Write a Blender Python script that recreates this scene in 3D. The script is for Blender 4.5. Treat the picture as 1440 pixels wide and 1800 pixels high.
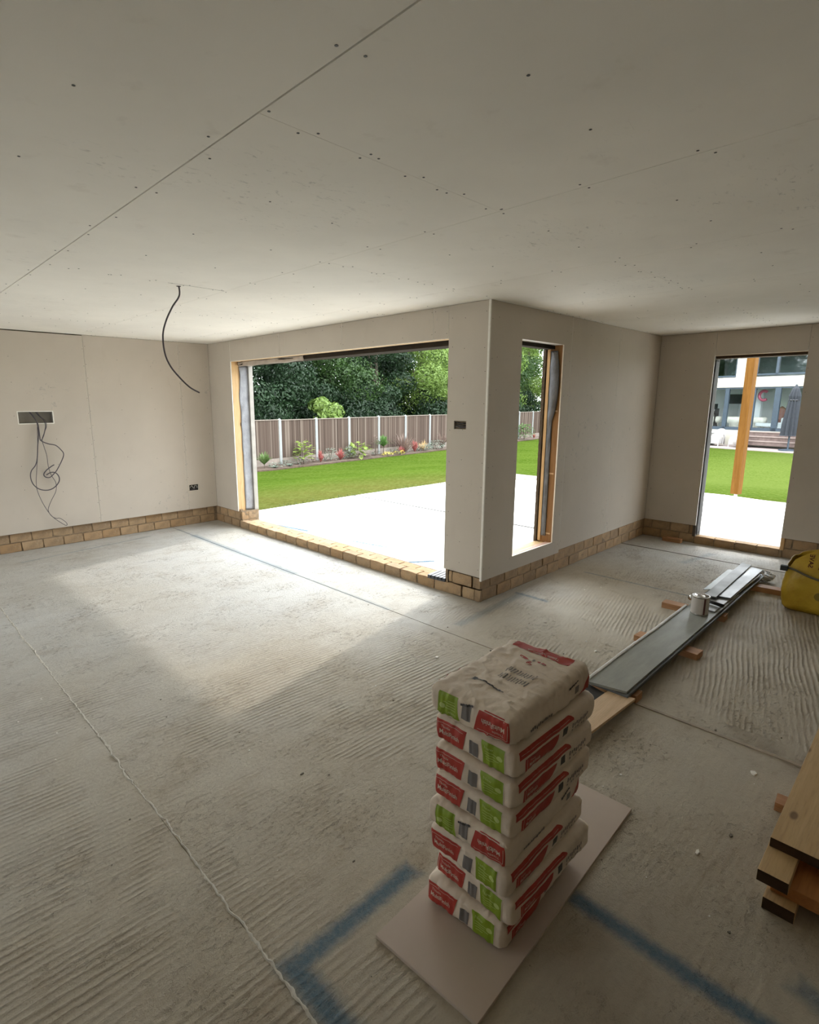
import bpy, bmesh, math, random
import numpy as np
from mathutils import Vector, Matrix, noise
random.seed(7)
R = math.radians
for o in list(bpy.data.objects):
    bpy.data.objects.remove(o)
S = bpy.context.scene
C = S.collection

# ------------------------------------------------------------------ camera
cam = bpy.data.cameras.new('camera'); camo = bpy.data.objects.new('camera', cam); C.objects.link(camo)
S.camera = camo
PT, YW, RL = .1984, .8046, -.0011
fwd = Vector((math.cos(YW)*math.cos(PT), math.sin(YW)*math.cos(PT), -math.sin(PT)))
rgt = Vector((math.sin(YW), -math.cos(YW), 0)); upv = rgt.cross(fwd)
r2 = rgt*math.cos(RL)+upv*math.sin(RL); u2 = -rgt*math.sin(RL)+upv*math.cos(RL)
mw = Matrix((r2, u2, -fwd)).transposed().to_4x4(); mw.translation = (0, 0, 1.76)
camo.matrix_world = mw
cam.sensor_fit = 'HORIZONTAL'; cam.sensor_width = 36; cam.lens = 964.06/1440*36
cam.shift_x = (720-670.92)/1440; cam.clip_start = .02; cam.clip_end = 300

# ------------------------------------------------------------------ world, sun, exposure
W = bpy.data.worlds.new('sky'); S.world = W; W.use_nodes = True
wn = W.node_tree.nodes; bgn = wn['Background']
bgn.inputs[0].default_value = (.90, .96, 1.0, 1); bgn.inputs[1].default_value = 1.0
sun = bpy.data.lights.new('sun', 'SUN'); suno = bpy.data.objects.new('sun', sun); C.objects.link(suno)
sun.energy = .22; sun.angle = R(1.8); sun.color = (1, .95, .86)
suno.rotation_euler = Vector((1, .21, .80)).to_track_quat('Z', 'Y').to_euler()
S.view_settings.view_transform = 'Standard'; S.view_settings.look = 'None'
S.view_settings.exposure = 3.14; S.view_settings.gamma = 1; S.view_settings.use_curve_mapping = False

def portal(cx, cy, cz, w, h, d):
    l = bpy.data.lights.new('portal', 'AREA'); l.shape = 'RECTANGLE'; l.size = w; l.size_y = h
    l.cycles.is_portal = True
    o = bpy.data.objects.new('portal', l); C.objects.link(o); o.location = (cx, cy, cz)
    o.rotation_euler = Vector(d).to_track_quat('-Z', 'Z').to_euler()
portal(4.15, 5.03, 1.2, 3.85, 2.25, (-1, 0, 0))
portal(4.68, 2.93, 1.32, .80, 1.98, (0, -1, 0))
portal(7.72, 1.66, 1.2, .92, 2.3, (-1, 0, 0))
portal(-3.82, 5.75, 1.15, 1.7, 2.3, (1, 0, 0))  # sky sampling for the added off-frame opening
S.cycles.diffuse_bounces = 8; S.cycles.max_bounces = 16; S.cycles.transparent_max_bounces = 16

# ------------------------------------------------------------------ material helpers
def srgb(r, g, b):
    f = lambda c: ((c/255+.055)/1.055)**2.4 if c > 10 else c/255/12.92
    return (f(r), f(g), f(b), 1)
class NT:
    def __init__(s, name):
        s.m = bpy.data.materials.new(name); s.m.use_nodes = True
        s.t = s.m.node_tree; s.n = s.t.nodes; s.b = s.n['Principled BSDF']; s.out = s.n['Material Output']
        s.b.inputs['Roughness'].default_value = .8
        s.pos = s.n.new('ShaderNodeTexCoord').outputs['Object']
    def put(s, sock, v):
        if isinstance(v, bpy.types.NodeSocket): s.t.links.new(v, sock)
        elif v is not None: sock.default_value = v
    def node(s, typ, **kw):
        n = s.n.new(typ)
        for k, v in kw.items(): setattr(n, k, v)
        return n
    def math(s, op, a, b=None, c=None, clamp=False):
        n = s.node('ShaderNodeMath', operation=op, use_clamp=clamp)
        s.put(n.inputs[0], a); s.put(n.inputs[1], b); s.put(n.inputs[2], c)
        return n.outputs[0]
    def mapping(s, scale=(1, 1, 1), rot=(0, 0, 0), src=None, loc=(0, 0, 0)):
        n = s.node('ShaderNodeMapping'); s.put(n.inputs[0], src or s.pos)
        n.inputs[1].default_value = loc; n.inputs[2].default_value = rot; n.inputs[3].default_value = scale
        return n.outputs[0]
    def noise(s, scale, detail=3, rough=.55, src=None, dist=0):
        n = s.node('ShaderNodeTexNoise'); s.put(n.inputs['Vector'], src or s.pos)
        n.inputs['Scale'].default_value = scale; n.inputs['Detail'].default_value = detail
        n.inputs['Roughness'].default_value = rough; n.inputs['Distortion'].default_value = dist
        return n.outputs[0]
    def ramp(s, f, stops):
        n = s.node('ShaderNodeValToRGB'); s.put(n.inputs[0], f); e = n.color_ramp.elements
        while len(e) < len(stops): e.new(.5)
        for i, (p, c) in enumerate(stops): e[i].position = p; e[i].color = c if len(c) == 4 else (*c, 1)
        return n.outputs[0]
    def mr(s, f, a, b, c=0, d=1, smooth=False):
        n = s.node('ShaderNodeMapRange', interpolation_type='SMOOTHSTEP' if smooth else 'LINEAR')
        s.put(n.inputs[0], f)
        for i, v in enumerate((a, b, c, d)): s.put(n.inputs[i+1], v)
        return n.outputs[0]
    def mix(s, f, a, b, mode='MIX'):
        n = s.node('ShaderNodeMix', data_type='RGBA', blend_type=mode)
        s.put(n.inputs[0], f); s.put(n.inputs[6], a); s.put(n.inputs[7], b)
        return n.outputs[2]
    def col(s, c): s.put(s.b.inputs['Base Color'], c); return s
    def rough(s, v): s.put(s.b.inputs['Roughness'], v); return s
    def bump(s, h, strength=.5, dist=.01):
        n = s.node('ShaderNodeBump'); n.inputs['Strength'].default_value = strength
        n.inputs['Distance'].default_value = dist; s.put(n.inputs['Height'], h)
        s.put(s.b.inputs['Normal'], n.outputs[0]); return s
    def rnd(s): return s.node('ShaderNodeObjectInfo').outputs['Random']
    def xyz(s, src=None):
        n = s.node('ShaderNodeSeparateXYZ'); s.put(n.inputs[0], src or s.pos); return n.outputs

def plain(name, c, rough=.7, metal=0, noise_amt=.12, nscale=8, bump=0):
    t = NT(name); c = c if len(c) == 4 else (*c, 1)
    d = tuple(v*(1-noise_amt) for v in c[:3])+(1,)
    l = tuple(min(1, v*(1+noise_amt)) for v in c[:3])+(1,)
    t.col(t.ramp(t.noise(nscale, 4), [(.3, d), (.7, l)])); t.rough(rough); t.b.inputs['Metallic'].default_value = metal
    if bump: t.bump(t.noise(nscale*6, 3), .4, bump)
    return t.m

M = {}
def board_mat(name, base):
    t = NT(name)
    a = t.noise(.9, 4, .6); b = t.noise(7, 5, .6, t.mapping((1, 1, .35)))
    c1 = tuple(v*.93 for v in base)+(1,); c2 = tuple(v*1.05 for v in base)+(1,)
    c = t.mix(t.mr(a, .3, .7), c1, c2)
    c = t.mix(t.math('MULTIPLY', t.mr(b, .62, .8), .22), c, (.42, .36, .29, 1))
    sm = t.noise(16, 3, .7, t.mapping((1, 2.4, 1), (0, 0, .6)), .8)
    msk = t.mr(t.noise(1.3, 2), .56, .68)
    c = t.mix(t.math('MULTIPLY', t.math('MULTIPLY', t.mr(sm, .6, .72), msk), .5), c, (.25, .25, .24, 1))
    t.col(c); t.rough(.86); t.bump(t.noise(260, 2), .12, .001)
    return t.m
M['board'] = board_mat('plasterboard paper', (.585, .530, .462))
M['ceil'] = board_mat('ceiling plasterboard paper', (.89, .86, .80))
M['gyp'] = plain('white cut gypsum edge', (.93, .91, .86), .9, noise_amt=.05, nscale=30)
M['dark'] = plain('dark void', (.03, .027, .024), .9)
M['screw'] = plain('black drywall screw', (.02, .02, .02), .5)
M['pencil'] = plain('pencil grey mark', (.2, .18, .16), .9)

BL1 = [(.78, 1.215, 1.30, 1.215, .045, .9), (.785, .55, .785, 1.22, .055, .9),
                (1.66, -.4, 1.66, .70, .045, .9), (3.35, 2.56, 4.3, 2.60, .05, .35), (4.31, 2.35, 4.31, 2.64, .03, .6),
                (1.2, 7.05, 2.7, 7.28, .022, .38), (5.38, 1.45, 5.38, 2.5, .016, .55), (3.15, 4.6, 3.15, 6.9, .055, .5),
                (3.15, 3.2, 3.15, 7.4, .03, .3), (1.86, .07, 1.74, -.35, .05, .6), (6.5, 1.9, 7.1, 1.8, .05, .3)]
def concrete_mat(name, light, blue=BL1, ridges=1.0, pale=0):
    t = NT(name); X, Y, Z = t.xyz()
    L = light
    n1 = t.noise(.55, 4, .6, dist=.4); n2 = t.noise(2.6, 5, .65); n3 = t.noise(14, 5, .7); n4 = t.noise(90, 3, .7)
    c = t.mix(t.mr(n1, .35, .68), (L*.93, L*.89, L*.80, 1), (L*1.05, L*1.05, L*1.02, 1))
    c = t.mix(t.math('MULTIPLY', t.mr(n2, .56, .78), .40), c, (L*.62, L*.50, L*.36, 1))
    c = t.mix(t.math('MULTIPLY', t.mr(n3, .55, .8), .22), c, (L*1.35, L*1.33, L*1.25, 1))
    c = t.mix(t.math('MULTIPLY', t.mr(n4, .60, .78), .30), c, (L*.5, L*.45, L*.38, 1))
    sp = t.noise(38, 2, .5)
    c = t.mix(t.math('MULTIPLY', t.mr(sp, .76, .80), .5), c, (.12, .08, .05, 1))
    # tamping ridges run along X
    dis = t.noise(1, 3, .55, t.mapping((.9, 2.6, 1)))
    yy = t.math('ADD', Y, t.math('MULTIPLY', dis, .075))
    sl = t.math('ADD', yy, t.math('MULTIPLY', X, t.mr(X, 3.0, 3.3, .05, -.22)))
    wv = t.math('SINE', t.math('ADD', t.math('MULTIPLY', sl, 2*math.pi/.030), t.math('MULTIPLY', t.noise(30, 3, .7), 2.2)))
    wv = t.math('POWER', t.math('ADD', t.math('MULTIPLY', wv, .5), .5), 1.3)
    brk = t.noise(10, 4, .7, t.mapping((.35, 2.4, 1)))
    patch = t.mr(t.noise(.8, 4, .65, dist=.8), .40, .58, smooth=True)
    bare = t.math('MULTIPLY', t.mr(Y, .75, 1.0, 1, 0), t.math('MULTIPLY', t.mr(X, .9, 1.1, 0, 1), t.mr(X, 2.9, 3.2, 1, 0)))
    msk = t.math('MULTIPLY', t.math('MULTIPLY', patch, t.mr(brk, .30, .50)), t.math('SUBTRACT', 1, t.math('MULTIPLY', bare, .8)))
    near = t.mr(t.math('ADD', Y, t.math('MULTIPLY', X, .45)), 3.0, 5.0, 1, .10, True)
    msk = t.math('MULTIPLY', t.math('MAXIMUM', msk, .12), near)
    h = t.math('MULTIPLY', t.math('MULTIPLY', wv, msk), ridges)
    rough = t.math('ADD', t.math('MULTIPLY', t.noise(48, 6, .8), 1.25), t.math('MULTIPLY', t.noise(9, 4, .6), .8))
    pit = t.math('MULTIPLY', t.mr(t.noise(24, 5, .8, t.mapping((1, 1.5, 1))), .55, .68), -1.0)
    h = t.math('ADD', h, t.math('ADD', rough, t.math('MULTIPLY', pit, t.mr(n2, .46, .58))))
    c = t.mix(t.math('MULTIPLY', t.math('MULTIPLY', t.math('SUBTRACT', 1, wv), msk), .36*ridges), c, (L*.50, L*.40, L*.29, 1))
    smear = t.noise(4.2, 6, .75, t.mapping((.8, 1.5, 1), (0, 0, .1)), 1.0)
    c = t.mix(t.math('MULTIPLY', t.mr(smear, .50, .74), .38), c, (L*1.3, L*1.3, L*1.22, 1))
    c = t.mix(t.math('MULTIPLY', t.mr(smear, .46, .30), .42), c, (L*.60, L*.50, L*.38, 1))
    near_tint = t.mr(t.math('ADD', t.math('ADD', Y, t.math('MULTIPLY', n1, 3)), t.math('MULTIPLY', t.math('MAXIMUM', t.math('SUBTRACT', X, 5.5), 0), 1.5)), 6.0, 3.0, 0, 1, True)  # browner tint towards the near side, edge broken by noise
    c = t.mix(near_tint, c, t.mix(1.0, c, (1.0, .91, .76, 1), 'MULTIPLY'))
    if blue:
        wob = t.math('MULTIPLY', t.math('SUBTRACT', t.noise(22, 4, .7), .5), .045)
        total = None
        # (x0,y0,x1,y1,halfwidth,strength)
        for (x0, y0, x1, y1, w, st) in blue:
            xc, yc, hx, hy = (x0+x1)/2, (y0+y1)/2, abs(x1-x0)/2, abs(y1-y0)/2
            ln = math.hypot(x1-x0, y1-y0); ang = math.atan2(y1-y0, x1-x0)
            ca, sa = math.cos(ang), math.sin(ang)
            dx = t.math('SUBTRACT', X, xc); dy = t.math('SUBTRACT', Y, yc)
            u = t.math('ADD', t.math('MULTIPLY', dx, ca), t.math('MULTIPLY', dy, sa))
            v = t.math('SUBTRACT', t.math('MULTIPLY', dy, ca), t.math('MULTIPLY', dx, sa))
            du = t.math('SUBTRACT', t.math('ABSOLUTE', u), ln/2)
            dd = t.math('ADD', t.math('MAXIMUM', t.math('ABSOLUTE', v), du), wob)
            f = t.mr(dd, w*.10, w*1.35, st, 0, True)
            total = f if total is None else t.math('MAXIMUM', total, f)
        total = t.math('MULTIPLY', total, t.mr(t.noise(60, 4, .7), .25, .6, .75, 1))
        c = t.mix(total, c, (.035, .115, .185, 1))
    t.col(c)
    t.rough(t.mr(n2, .3, .75, .55, .82)); t.bump(h, 1.0, .0070)
    return t.m
M['floor'] = concrete_mat('tamped concrete floor', .50)
M['patio'] = concrete_mat('pale patio concrete', .74, [(4.18, 4.15, 4.55, 3.9, .030, 1.4), (4.28, 6.9, 4.42, 6.1, .035, 1.4), (4.5, 5.2, 4.6, 4.7, .02, 1.4), (5.2, 4.0, 5.25, 3.3, .02, 1.3)], 0.15)
M['strip'] = plain('joint filler', (.16, .14, .11), .8, nscale=30)
M['lip'] = plain('concrete joint lip', (.55, .52, .46), .9, nscale=40, bump=.003)

def brick_mat():
    t = NT('buff brick'); r = t.rnd()
    base = t.ramp(r, [(0, (.42, .27, .14)), (.35, (.48, .33, .19)), (.65, (.36, .25, .15)), (1, (.52, .37, .22))])
    c = t.mix(t.math('MULTIPLY', t.mr(t.noise(9, 5, .7), .45, .7), .5), base, (.16, .12, .085, 1))
    c = t.mix(t.math('MULTIPLY', t.mr(t.noise(30, 4, .7), .58, .72), .5), c, (.55, .47, .36, 1))
    t.col(c); t.rough(.92); t.bump(t.noise(60, 5, .7), .7, .006); return t.m
M['brick'] = brick_mat()
M['mortar'] = plain('mortar', (.27, .20, .13), .95, noise_amt=.25, nscale=20, bump=.004)

def wood_mat(name, c1, c2, along=(1, 0, 0), knots=True, sc=1):
    t = NT(name)
    s = tuple(.7 if a else 9 for a in along)
    m = t.mapping(tuple(v*sc for v in s))
    g = t.noise(3.0, 5, .6, m, .8)
    c = t.mix(t.mr(g, .3, .72), (*c1, 1), (*c2, 1))
    g2 = t.noise(14, 3, .6, m)
    c = t.mix(t.math('MULTIPLY', t.mr(g2, .5, .75), .35), c, tuple(v*.55 for v in c1)+(1,))
    if knots:
        k = t.node('ShaderNodeTexVoronoi', voronoi_dimensions='2D' if along[0] else '3D'); k.inputs['Scale'].default_value = 2.6*sc
        t.put(k.inputs['Vector'], t.mapping(tuple(1.0 if a else 2.2 for a in along)))
        kn = t.mr(k.outputs['Distance'], .045, .10, 1, 0, True)
        c = t.mix(t.math('MULTIPLY', kn, .75), c, (.10, .05, .02, 1))
    t.col(c); t.rough(.62); t.bump(g2, .25, .002); return t.m
M['pineX'] = wood_mat('pine along x', (.50, .33, .15), (.62, .44, .22), (1, 0, 0))
M['pineY'] = wood_mat('pine along y', (.62, .44, .25), (.74, .56, .34), (0, 1, 0), False)
M['pineZ'] = wood_mat('pine along z', (.58, .36, .16), (.74, .52, .28), (0, 0, 1))
M['offcut'] = wood_mat('orange timber offcut', (.36, .17, .07), (.50, .28, .14), (0, 1, 0), False)
M['orange'] = wood_mat('orange board', (.42, .17, .05), (.55, .25, .08), (1, 0, 0), False)
M['ply'] = wood_mat('pale planed board', (.55, .38, .22), (.66, .48, .30), (1, 0, 0), False)
M['endgrain'] = plain('shaded end grain', (.055, .032, .017), .9, nscale=50)  # shade put into the colour: timber ends face away from the light
M['post'] = wood_mat('treated orange post', (.105, .045, .008), (.16, .075, .017), (0, 0, 1), True, .7)
M['post'].node_tree.nodes['Principled BSDF'].inputs['Specular IOR Level'].default_value = .05
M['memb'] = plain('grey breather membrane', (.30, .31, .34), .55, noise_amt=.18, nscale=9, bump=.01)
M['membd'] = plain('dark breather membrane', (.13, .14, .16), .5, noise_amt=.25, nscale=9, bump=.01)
M['white'] = plain('white batten', (.42, .40, .37), .7)
M['flap'] = plain('pale membrane flap', (.55, .50, .46), .6, nscale=12, bump=.006)
M['steel'] = plain('grey steel lintel', (.05, .042, .035), .9)
M['steel'].node_tree.nodes['Principled BSDF'].inputs['Specular IOR Level'].default_value = .05
M['cable'] = plain('grey cable', (.075, .065, .08), .5)

# ------------------------------------------------------------------ geometry helpers
class MB:
    def __init__(s): s.v = []; s.f = []; s.m = []
    def add(s, vs, fs, mi=0):
        o = len(s.v); s.v += [tuple(p) for p in vs]; s.f += [tuple(i+o for i in f) for f in fs]
        s.m += (mi if isinstance(mi, list) else [mi]*len(fs)); return s
    def box(s, x0, x1, y0, y1, z0, z1, mi=0, rz=0, piv=None):
        vs = [(x, y, z) for z in (z0, z1) for x, y in ((x0, y0), (x1, y0), (x1, y1), (x0, y1))]
        if rz:
            px, py = piv or ((x0+x1)/2, (y0+y1)/2); c, sn = math.cos(rz), math.sin(rz)
            vs = [(px+(x-px)*c-(y-py)*sn, py+(x-px)*sn+(y-py)*c, z) for x, y, z in vs]
        return s.add(vs, [(3, 2, 1, 0), (4, 5, 6, 7), (0, 1, 5, 4), (1, 2, 6, 5), (2, 3, 7, 6), (3, 0, 4, 7)], mi)
    def tube(s, pts, r, n=8, mi=0, r1=None):
        pts = [Vector(p) for p in pts]; N = len(pts); ring = []; prev = None
        for i, p in enumerate(pts):
            d = (pts[min(i+1, N-1)]-pts[max(i-1, 0)]).normalized()
            a = prev if prev is not None else (Vector((0, 0, 1)) if abs(d.z) < .9 else Vector((1, 0, 0)))
            a = (a-d*a.dot(d)).normalized(); b = d.cross(a); prev = a
            rr = r if r1 is None else r+(r1-r)*i/(N-1)
            ring += [p+(a*math.cos(2*math.pi*k/n)+b*math.sin(2*math.pi*k/n))*rr for k in range(n)]
        fs = [(i*n+k, i*n+(k+1) % n, (i+1)*n+(k+1) % n, (i+1)*n+k) for i in range(N-1) for k in range(n)]
        fs += [tuple(range(n))[::-1], tuple((N-1)*n+k for k in range(n))]
        return s.add(ring, fs, mi)
    def lathe(s, prof, c=(0, 0, 0), n=24, mi=0):
        vs = [(c[0]+r*math.cos(2*math.pi*k/n), c[1]+r*math.sin(2*math.pi*k/n), c[2]+z) for r, z in prof for k in range(n)]
        fs = [(i*n+k, i*n+(k+1) % n, (i+1)*n+(k+1) % n, (i+1)*n+k) for i in range(len(prof)-1) for k in range(n)]
        fs += [tuple(range(n))[::-1], tuple((len(prof)-1)*n+k for k in range(n))]
        return s.add(vs, fs, mi)
    def prism(s, poly, z0, z1, mi=0):
        n = len(poly); vs = [(x, y, z0) for x, y in poly]+[(x, y, z1) for x, y in poly]
        return s.add(vs, [tuple(range(n))[::-1], tuple(range(n, 2*n))]+[(i, (i+1) % n, n+(i+1) % n, n+i) for i in range(n)], mi)
    def mesh(s, name, mats, smooth=False):
        me = bpy.data.meshes.new(name); me.from_pydata(s.v, [], s.f)
        for m in (mats if isinstance(mats, (list, tuple)) else [mats]): me.materials.append(m)
        me.polygons.foreach_set('material_index', s.m)
        if smooth: me.polygons.foreach_set('use_smooth', [True]*len(s.f))
        me.update(); return me
    def build(s, name, mats, parent=None, smooth=False, bevel=0, loc=None):
        o = bpy.data.objects.new(name, s.mesh(name, mats, smooth)); C.objects.link(o)
        if parent: o.parent = parent
        if loc: o.location = loc
        if bevel:
            b = o.modifiers.new('b', 'BEVEL'); b.width = bevel; b.segments = 2; b.limit_method = 'ANGLE'
        return o
def tag(o, label=None, cat=None, group=None, kind=None):
    if label: o['label'] = label
    if cat: o['category'] = cat
    if group: o['group'] = group
    if kind: o['kind'] = kind
    return o
def empty(name, loc=(0, 0, 0), rz=0, label=None, cat=None, group=None, kind=None, parent=None):
    o = bpy.data.objects.new(name, None); C.objects.link(o); o.location = loc; o.rotation_euler = (0, 0, rz)
    o.empty_display_size = .1
    if parent: o.parent = parent
    return tag(o, label, cat, group, kind)
def inst(name, me, parent, loc=(0, 0, 0), rot=(0, 0, 0), scale=(1, 1, 1)):
    o = bpy.data.objects.new(name, me); C.objects.link(o); o.parent = parent
    o.location = loc; o.rotation_euler = rot; o.scale = scale; return o
def smoothpath(pts, k=8):
    pts = [Vector(p) for p in pts]; out = []
    for i in range(len(pts)-1):
        p0 = pts[max(i-1, 0)]; p1 = pts[i]; p2 = pts[i+1]; p3 = pts[min(i+2, len(pts)-1)]
        for j in range(k):
            t = j/k
            out.append(.5*((2*p1)+(p2-p0)*t+(2*p0-5*p1+4*p2-p3)*t*t+(3*p1-p0-3*p2+p3)*t**3))
    return out+[pts[-1]]

# ------------------------------------------------------------------ setting constants
CE, BB = 2.563, .232
YA, XB, YC, XD = 7.54, 3.834, 2.722, 7.487
OY1, OY2, OZ = 6.921, 3.140, 2.292
WX1, WX2, WZ1, WZ0 = 4.315, 5.049, 2.292, .340
DY1, DY2, DZ = 2.100, 1.217, 2.285
X0, Y0 = -3.6, -3.2          # unseen back corner of the room

# ------------------------------------------------------------------ floor
fl = MB().box(X0-.1, 7.7, Y0-.1, YA+.2, -.25, -.02).build('floor', M['strip']); tag(fl, kind='structure')
g = .004
def slab(name, x0, x1, y0, y1, parent, mat):
    return MB().box(x0, x1, y0, y1, -.10, 0).build(name, mat, parent)
for x0, x1, y0, y1 in [(X0, .74-.001, Y0, YA+.12), (.74+.001, 3.145-g, Y0, YA+.12), (3.145+g, 3.86, Y0, YA+.12),
                       (3.86, 6.86-g, Y0, YC+.06), (6.86+g, 7.60, Y0, YC+.06)]:
    slab('concrete_bay', x0, x1, y0, y1, fl, M['floor'])
# ragged lip along the joint at x=.74
mb = MB(); N = 700; prev = None; vs = []; fs = []
for i in range(N+1):
    y = .3+i*(7.3-.3)/N
    w = .002+.007*abs(noise.noise((y*9, 3, 0)))+.003*random.random()
    off = .014*noise.noise((y*2.2, 0, 5))+.010*noise.noise((y*14, 0, 1))+.006*noise.noise((y*45, 0, 8)); h = .0005+.008*max(0, noise.noise((y*9, 7, 0))+.12)+.002*random.random()
    vs += [(.742+off-w, y, 0.0003), (.742+off-w*.3, y, h), (.742+off+w*.4, y, h*.8), (.742+off+w, y, .0003)]
    if i: b = (i-1)*4; fs += [(b+k, b+k+1, b+k+5, b+k+4) for k in range(3)]
MB().add(vs, fs).build('joint_lip', M['lip'], fl)
# thin batten left in the joint at x=3.145, short raised strip near the boards
MB().box(3.142, 3.150, 1.12, 2.35, -.01, .003).box(3.136, 3.156, -1.5, 1.12, -.01, .006).build('joint_strip', plain('grey brown joint strip', (.36, .30, .23), .7, nscale=20), fl)
MB().box(6.85, 6.868, .9, 2.75, -.01, .003).build('joint_strip', M['strip'], fl)
# crumbs of plaster and mortar
mb = MB(); rr = random.Random(3)
for i in range(150):
    x, y = rr.uniform(.9, 6.5), rr.uniform(.1, 2.6)
    if i > 90: x, y = rr.uniform(-.5, 3.6), rr.uniform(1.2, 6.5)
    r = rr.uniform(.002, .007) if i > 10 else rr.uniform(.008, .016)
    a = rr.uniform(0, 3); k = rr.uniform(.5, 1)
    pts = [(x+r*math.cos(a+j*1.26)*rr.uniform(.6, 1.2), y+k*r*math.sin(a+j*1.26)*rr.uniform(.6, 1.2)) for j in range(5)]
    mb.prism(pts, 0, r*.5, rr.choice([0, 0, 1]))
tag(mb.build('crumbs', [M['gyp'], M['strip']]), 'small white and brown crumbs strewn over the concrete floor', 'debris', kind='stuff')

# ------------------------------------------------------------------ walls: cores
def core(name, boxes, mat):
    mb = MB()
    for b in boxes: mb.box(*b)
    return tag(mb.build(name, mat), kind='structure')
T = .0125
outer = plain('outer buff render', (.50, .44, .36), .9)
wl = core('wall_left', [(X0-.2, 4.14, YA+.09, YA+.30, -.1, 2.8)], M['mortar'])
wb = core('wall_front', [(XB+.02, 4.14, OY1+.03, YA+.09, BB, 2.8), (XB+.02, 4.14, OY1+.03, YA+.09, -.1, BB),
                         (XB+.02, 4.14, OY2-.03, OY1+.03, OZ+.03, 2.8), (XB+.02, 4.02, YC+.03, OY2-.03, -.1, 2.8)], M['mortar'])
wc = core('wall_pier', [(4.02, WX1-.03, YC+.03, 2.90, -.1, 2.8), (WX1-.03, WX2+.03, YC+.03, 2.90, WZ1+.03, 2.8),
                        (WX1-.03, WX2+.03, YC+.03, 2.90, -.1, WZ0-.03), (WX2+.03, XD+.2, YC+.03, 2.90, -.1, 2.8)], M['mortar'])
wd = core('wall_right', [(XD+.06, 7.69, DY1+.03, YC+.18, -.1, 2.8), (XD+.06, 7.69, DY2-.03, DY1+.03, DZ+.03, 2.8),
                         (XD+.06, 7.69, Y0-.1, DY2-.03, -.1, 2.8)], M['mortar'])
core('wall_back', [(X0-.2, 7.69, Y0-.2, Y0, -.1, 2.8), (X0-.2, X0, Y0, 4.9, -.1, 2.8), (X0-.2, X0, 6.6, YA+.1, -.1, 2.8), (X0-.2, X0, 4.9, 6.6, 2.3, 2.8)], M['board'])  # gap at x=X0 is an unseen opening, added to let in more daylight
roof = tag(MB().box(X0-.5, 4.40, Y0-.5, YA+.6, 2.80, 3.05).box(4.40, 7.9, Y0-.5, YC+.45, 2.80, 3.05).box(7.9, 10.8, Y0-.5, 2.95, 2.85, 3.05).build('roof', M['white']), kind='structure')  # last box: unseen door canopy, added and sized to dim the door side

# sheets: list of boxes in wall plane; face normal axis
def sheet(parent, axis, c0, rects, name='plasterboard_sheet'):
    """rects in (a0,a1,z0,z1); axis x: plane x=c0 going to c0+T ; axis y likewise"""
    me = MB(); q = .0017
    amin = min(r[0] for r in rects); amax = max(r[1] for r in rects)
    zmin = min(r[2] for r in rects); zmax = max(r[3] for r in rects)
    for a0, a1, z0, z1 in rects:
        if a0 == amin: a0 += q
        if a1 == amax: a1 -= q
        if z0 == zmin: z0 += q
        if z1 == zmax: z1 -= q*2
        if axis == 'x': me.box(c0, c0+T, a0, a1, z0, z1, [1, 1, 1, 1, 1, 0])
        elif axis == 'y': me.box(a0, a1, c0, c0+T, z0, z1, [1, 1, 0, 1, 1, 1])
        # order of faces: bottom, top, -y, +x, +y, -x
    return me.build(name, [M['board'], M['gyp']], parent)
for a, b in [(2.202, 3.396), (3.396, XB), (1.002, 2.202), (-.198, 1.002), (-1.398, -.198), (-2.598, -1.398), (X0, -2.598)]:
    if a == 1.002:   # sheet with the cable box cut out
        sheet(wl, 'y', YA, [(a, 1.433, BB, CE-.009), (1.787, b, BB, CE-.009), (1.433, 1.787, BB, 1.516), (1.433, 1.787, 1.648, CE-.009)])
    elif a == 3.396:
        sheet(wl, 'y', YA, [(a, 3.42, BB, CE), (3.555, b, BB, CE), (3.42, 3.555, BB, .505), (3.42, 3.555, .588, CE)])
    else: sheet(wl, 'y', YA, [(a, b, BB, CE-(.009 if b < 2 else 0))])
sheet(wb, 'x', XB, [(OY1, YA, BB, CE)])
for a, b in [(5.75, OY1), (4.583, 5.75), (3.321, 4.583), (3.148, 3.321)]: sheet(wb, 'x', XB, [(a, b, OZ, CE)])
sheet(wb, 'x', XB, [(YC+T, 2.935, BB, CE), (3.068, 3.148, BB, CE), (2.935, 3.068, BB, 1.525), (2.935, 3.068, 1.595, CE)])
sheet(wc, 'y', YC, [(XB, WX1, BB-.03, CE), (WX2, 5.20, BB-.03, CE), (WX1, WX2, BB-.03, WZ0), (WX1, WX2, WZ1, CE)])
sheet(wc, 'y', YC, [(5.20, 6.29, BB, CE)]); sheet(wc, 'y', YC, [(6.29, XD, BB, CE)])
sheet(wd, 'x', XD, [(DY1, YC, BB, CE)]); sheet(wd, 'x', XD, [(DY2, DY1, DZ, CE)])
sheet(wd, 'x', XD, [(.02, DY2, BB, CE)]); sheet(wd, 'x', XD, [(-1.18, .02, BB, CE)]); sheet(wd, 'x', XD, [(Y0, -1.18, BB, CE)])
MB().box(XB-.0015, XB+.011, YC-.0015, YC+.017, BB-.03, CE).build('corner_bead', M['gyp'], wc)

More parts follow.
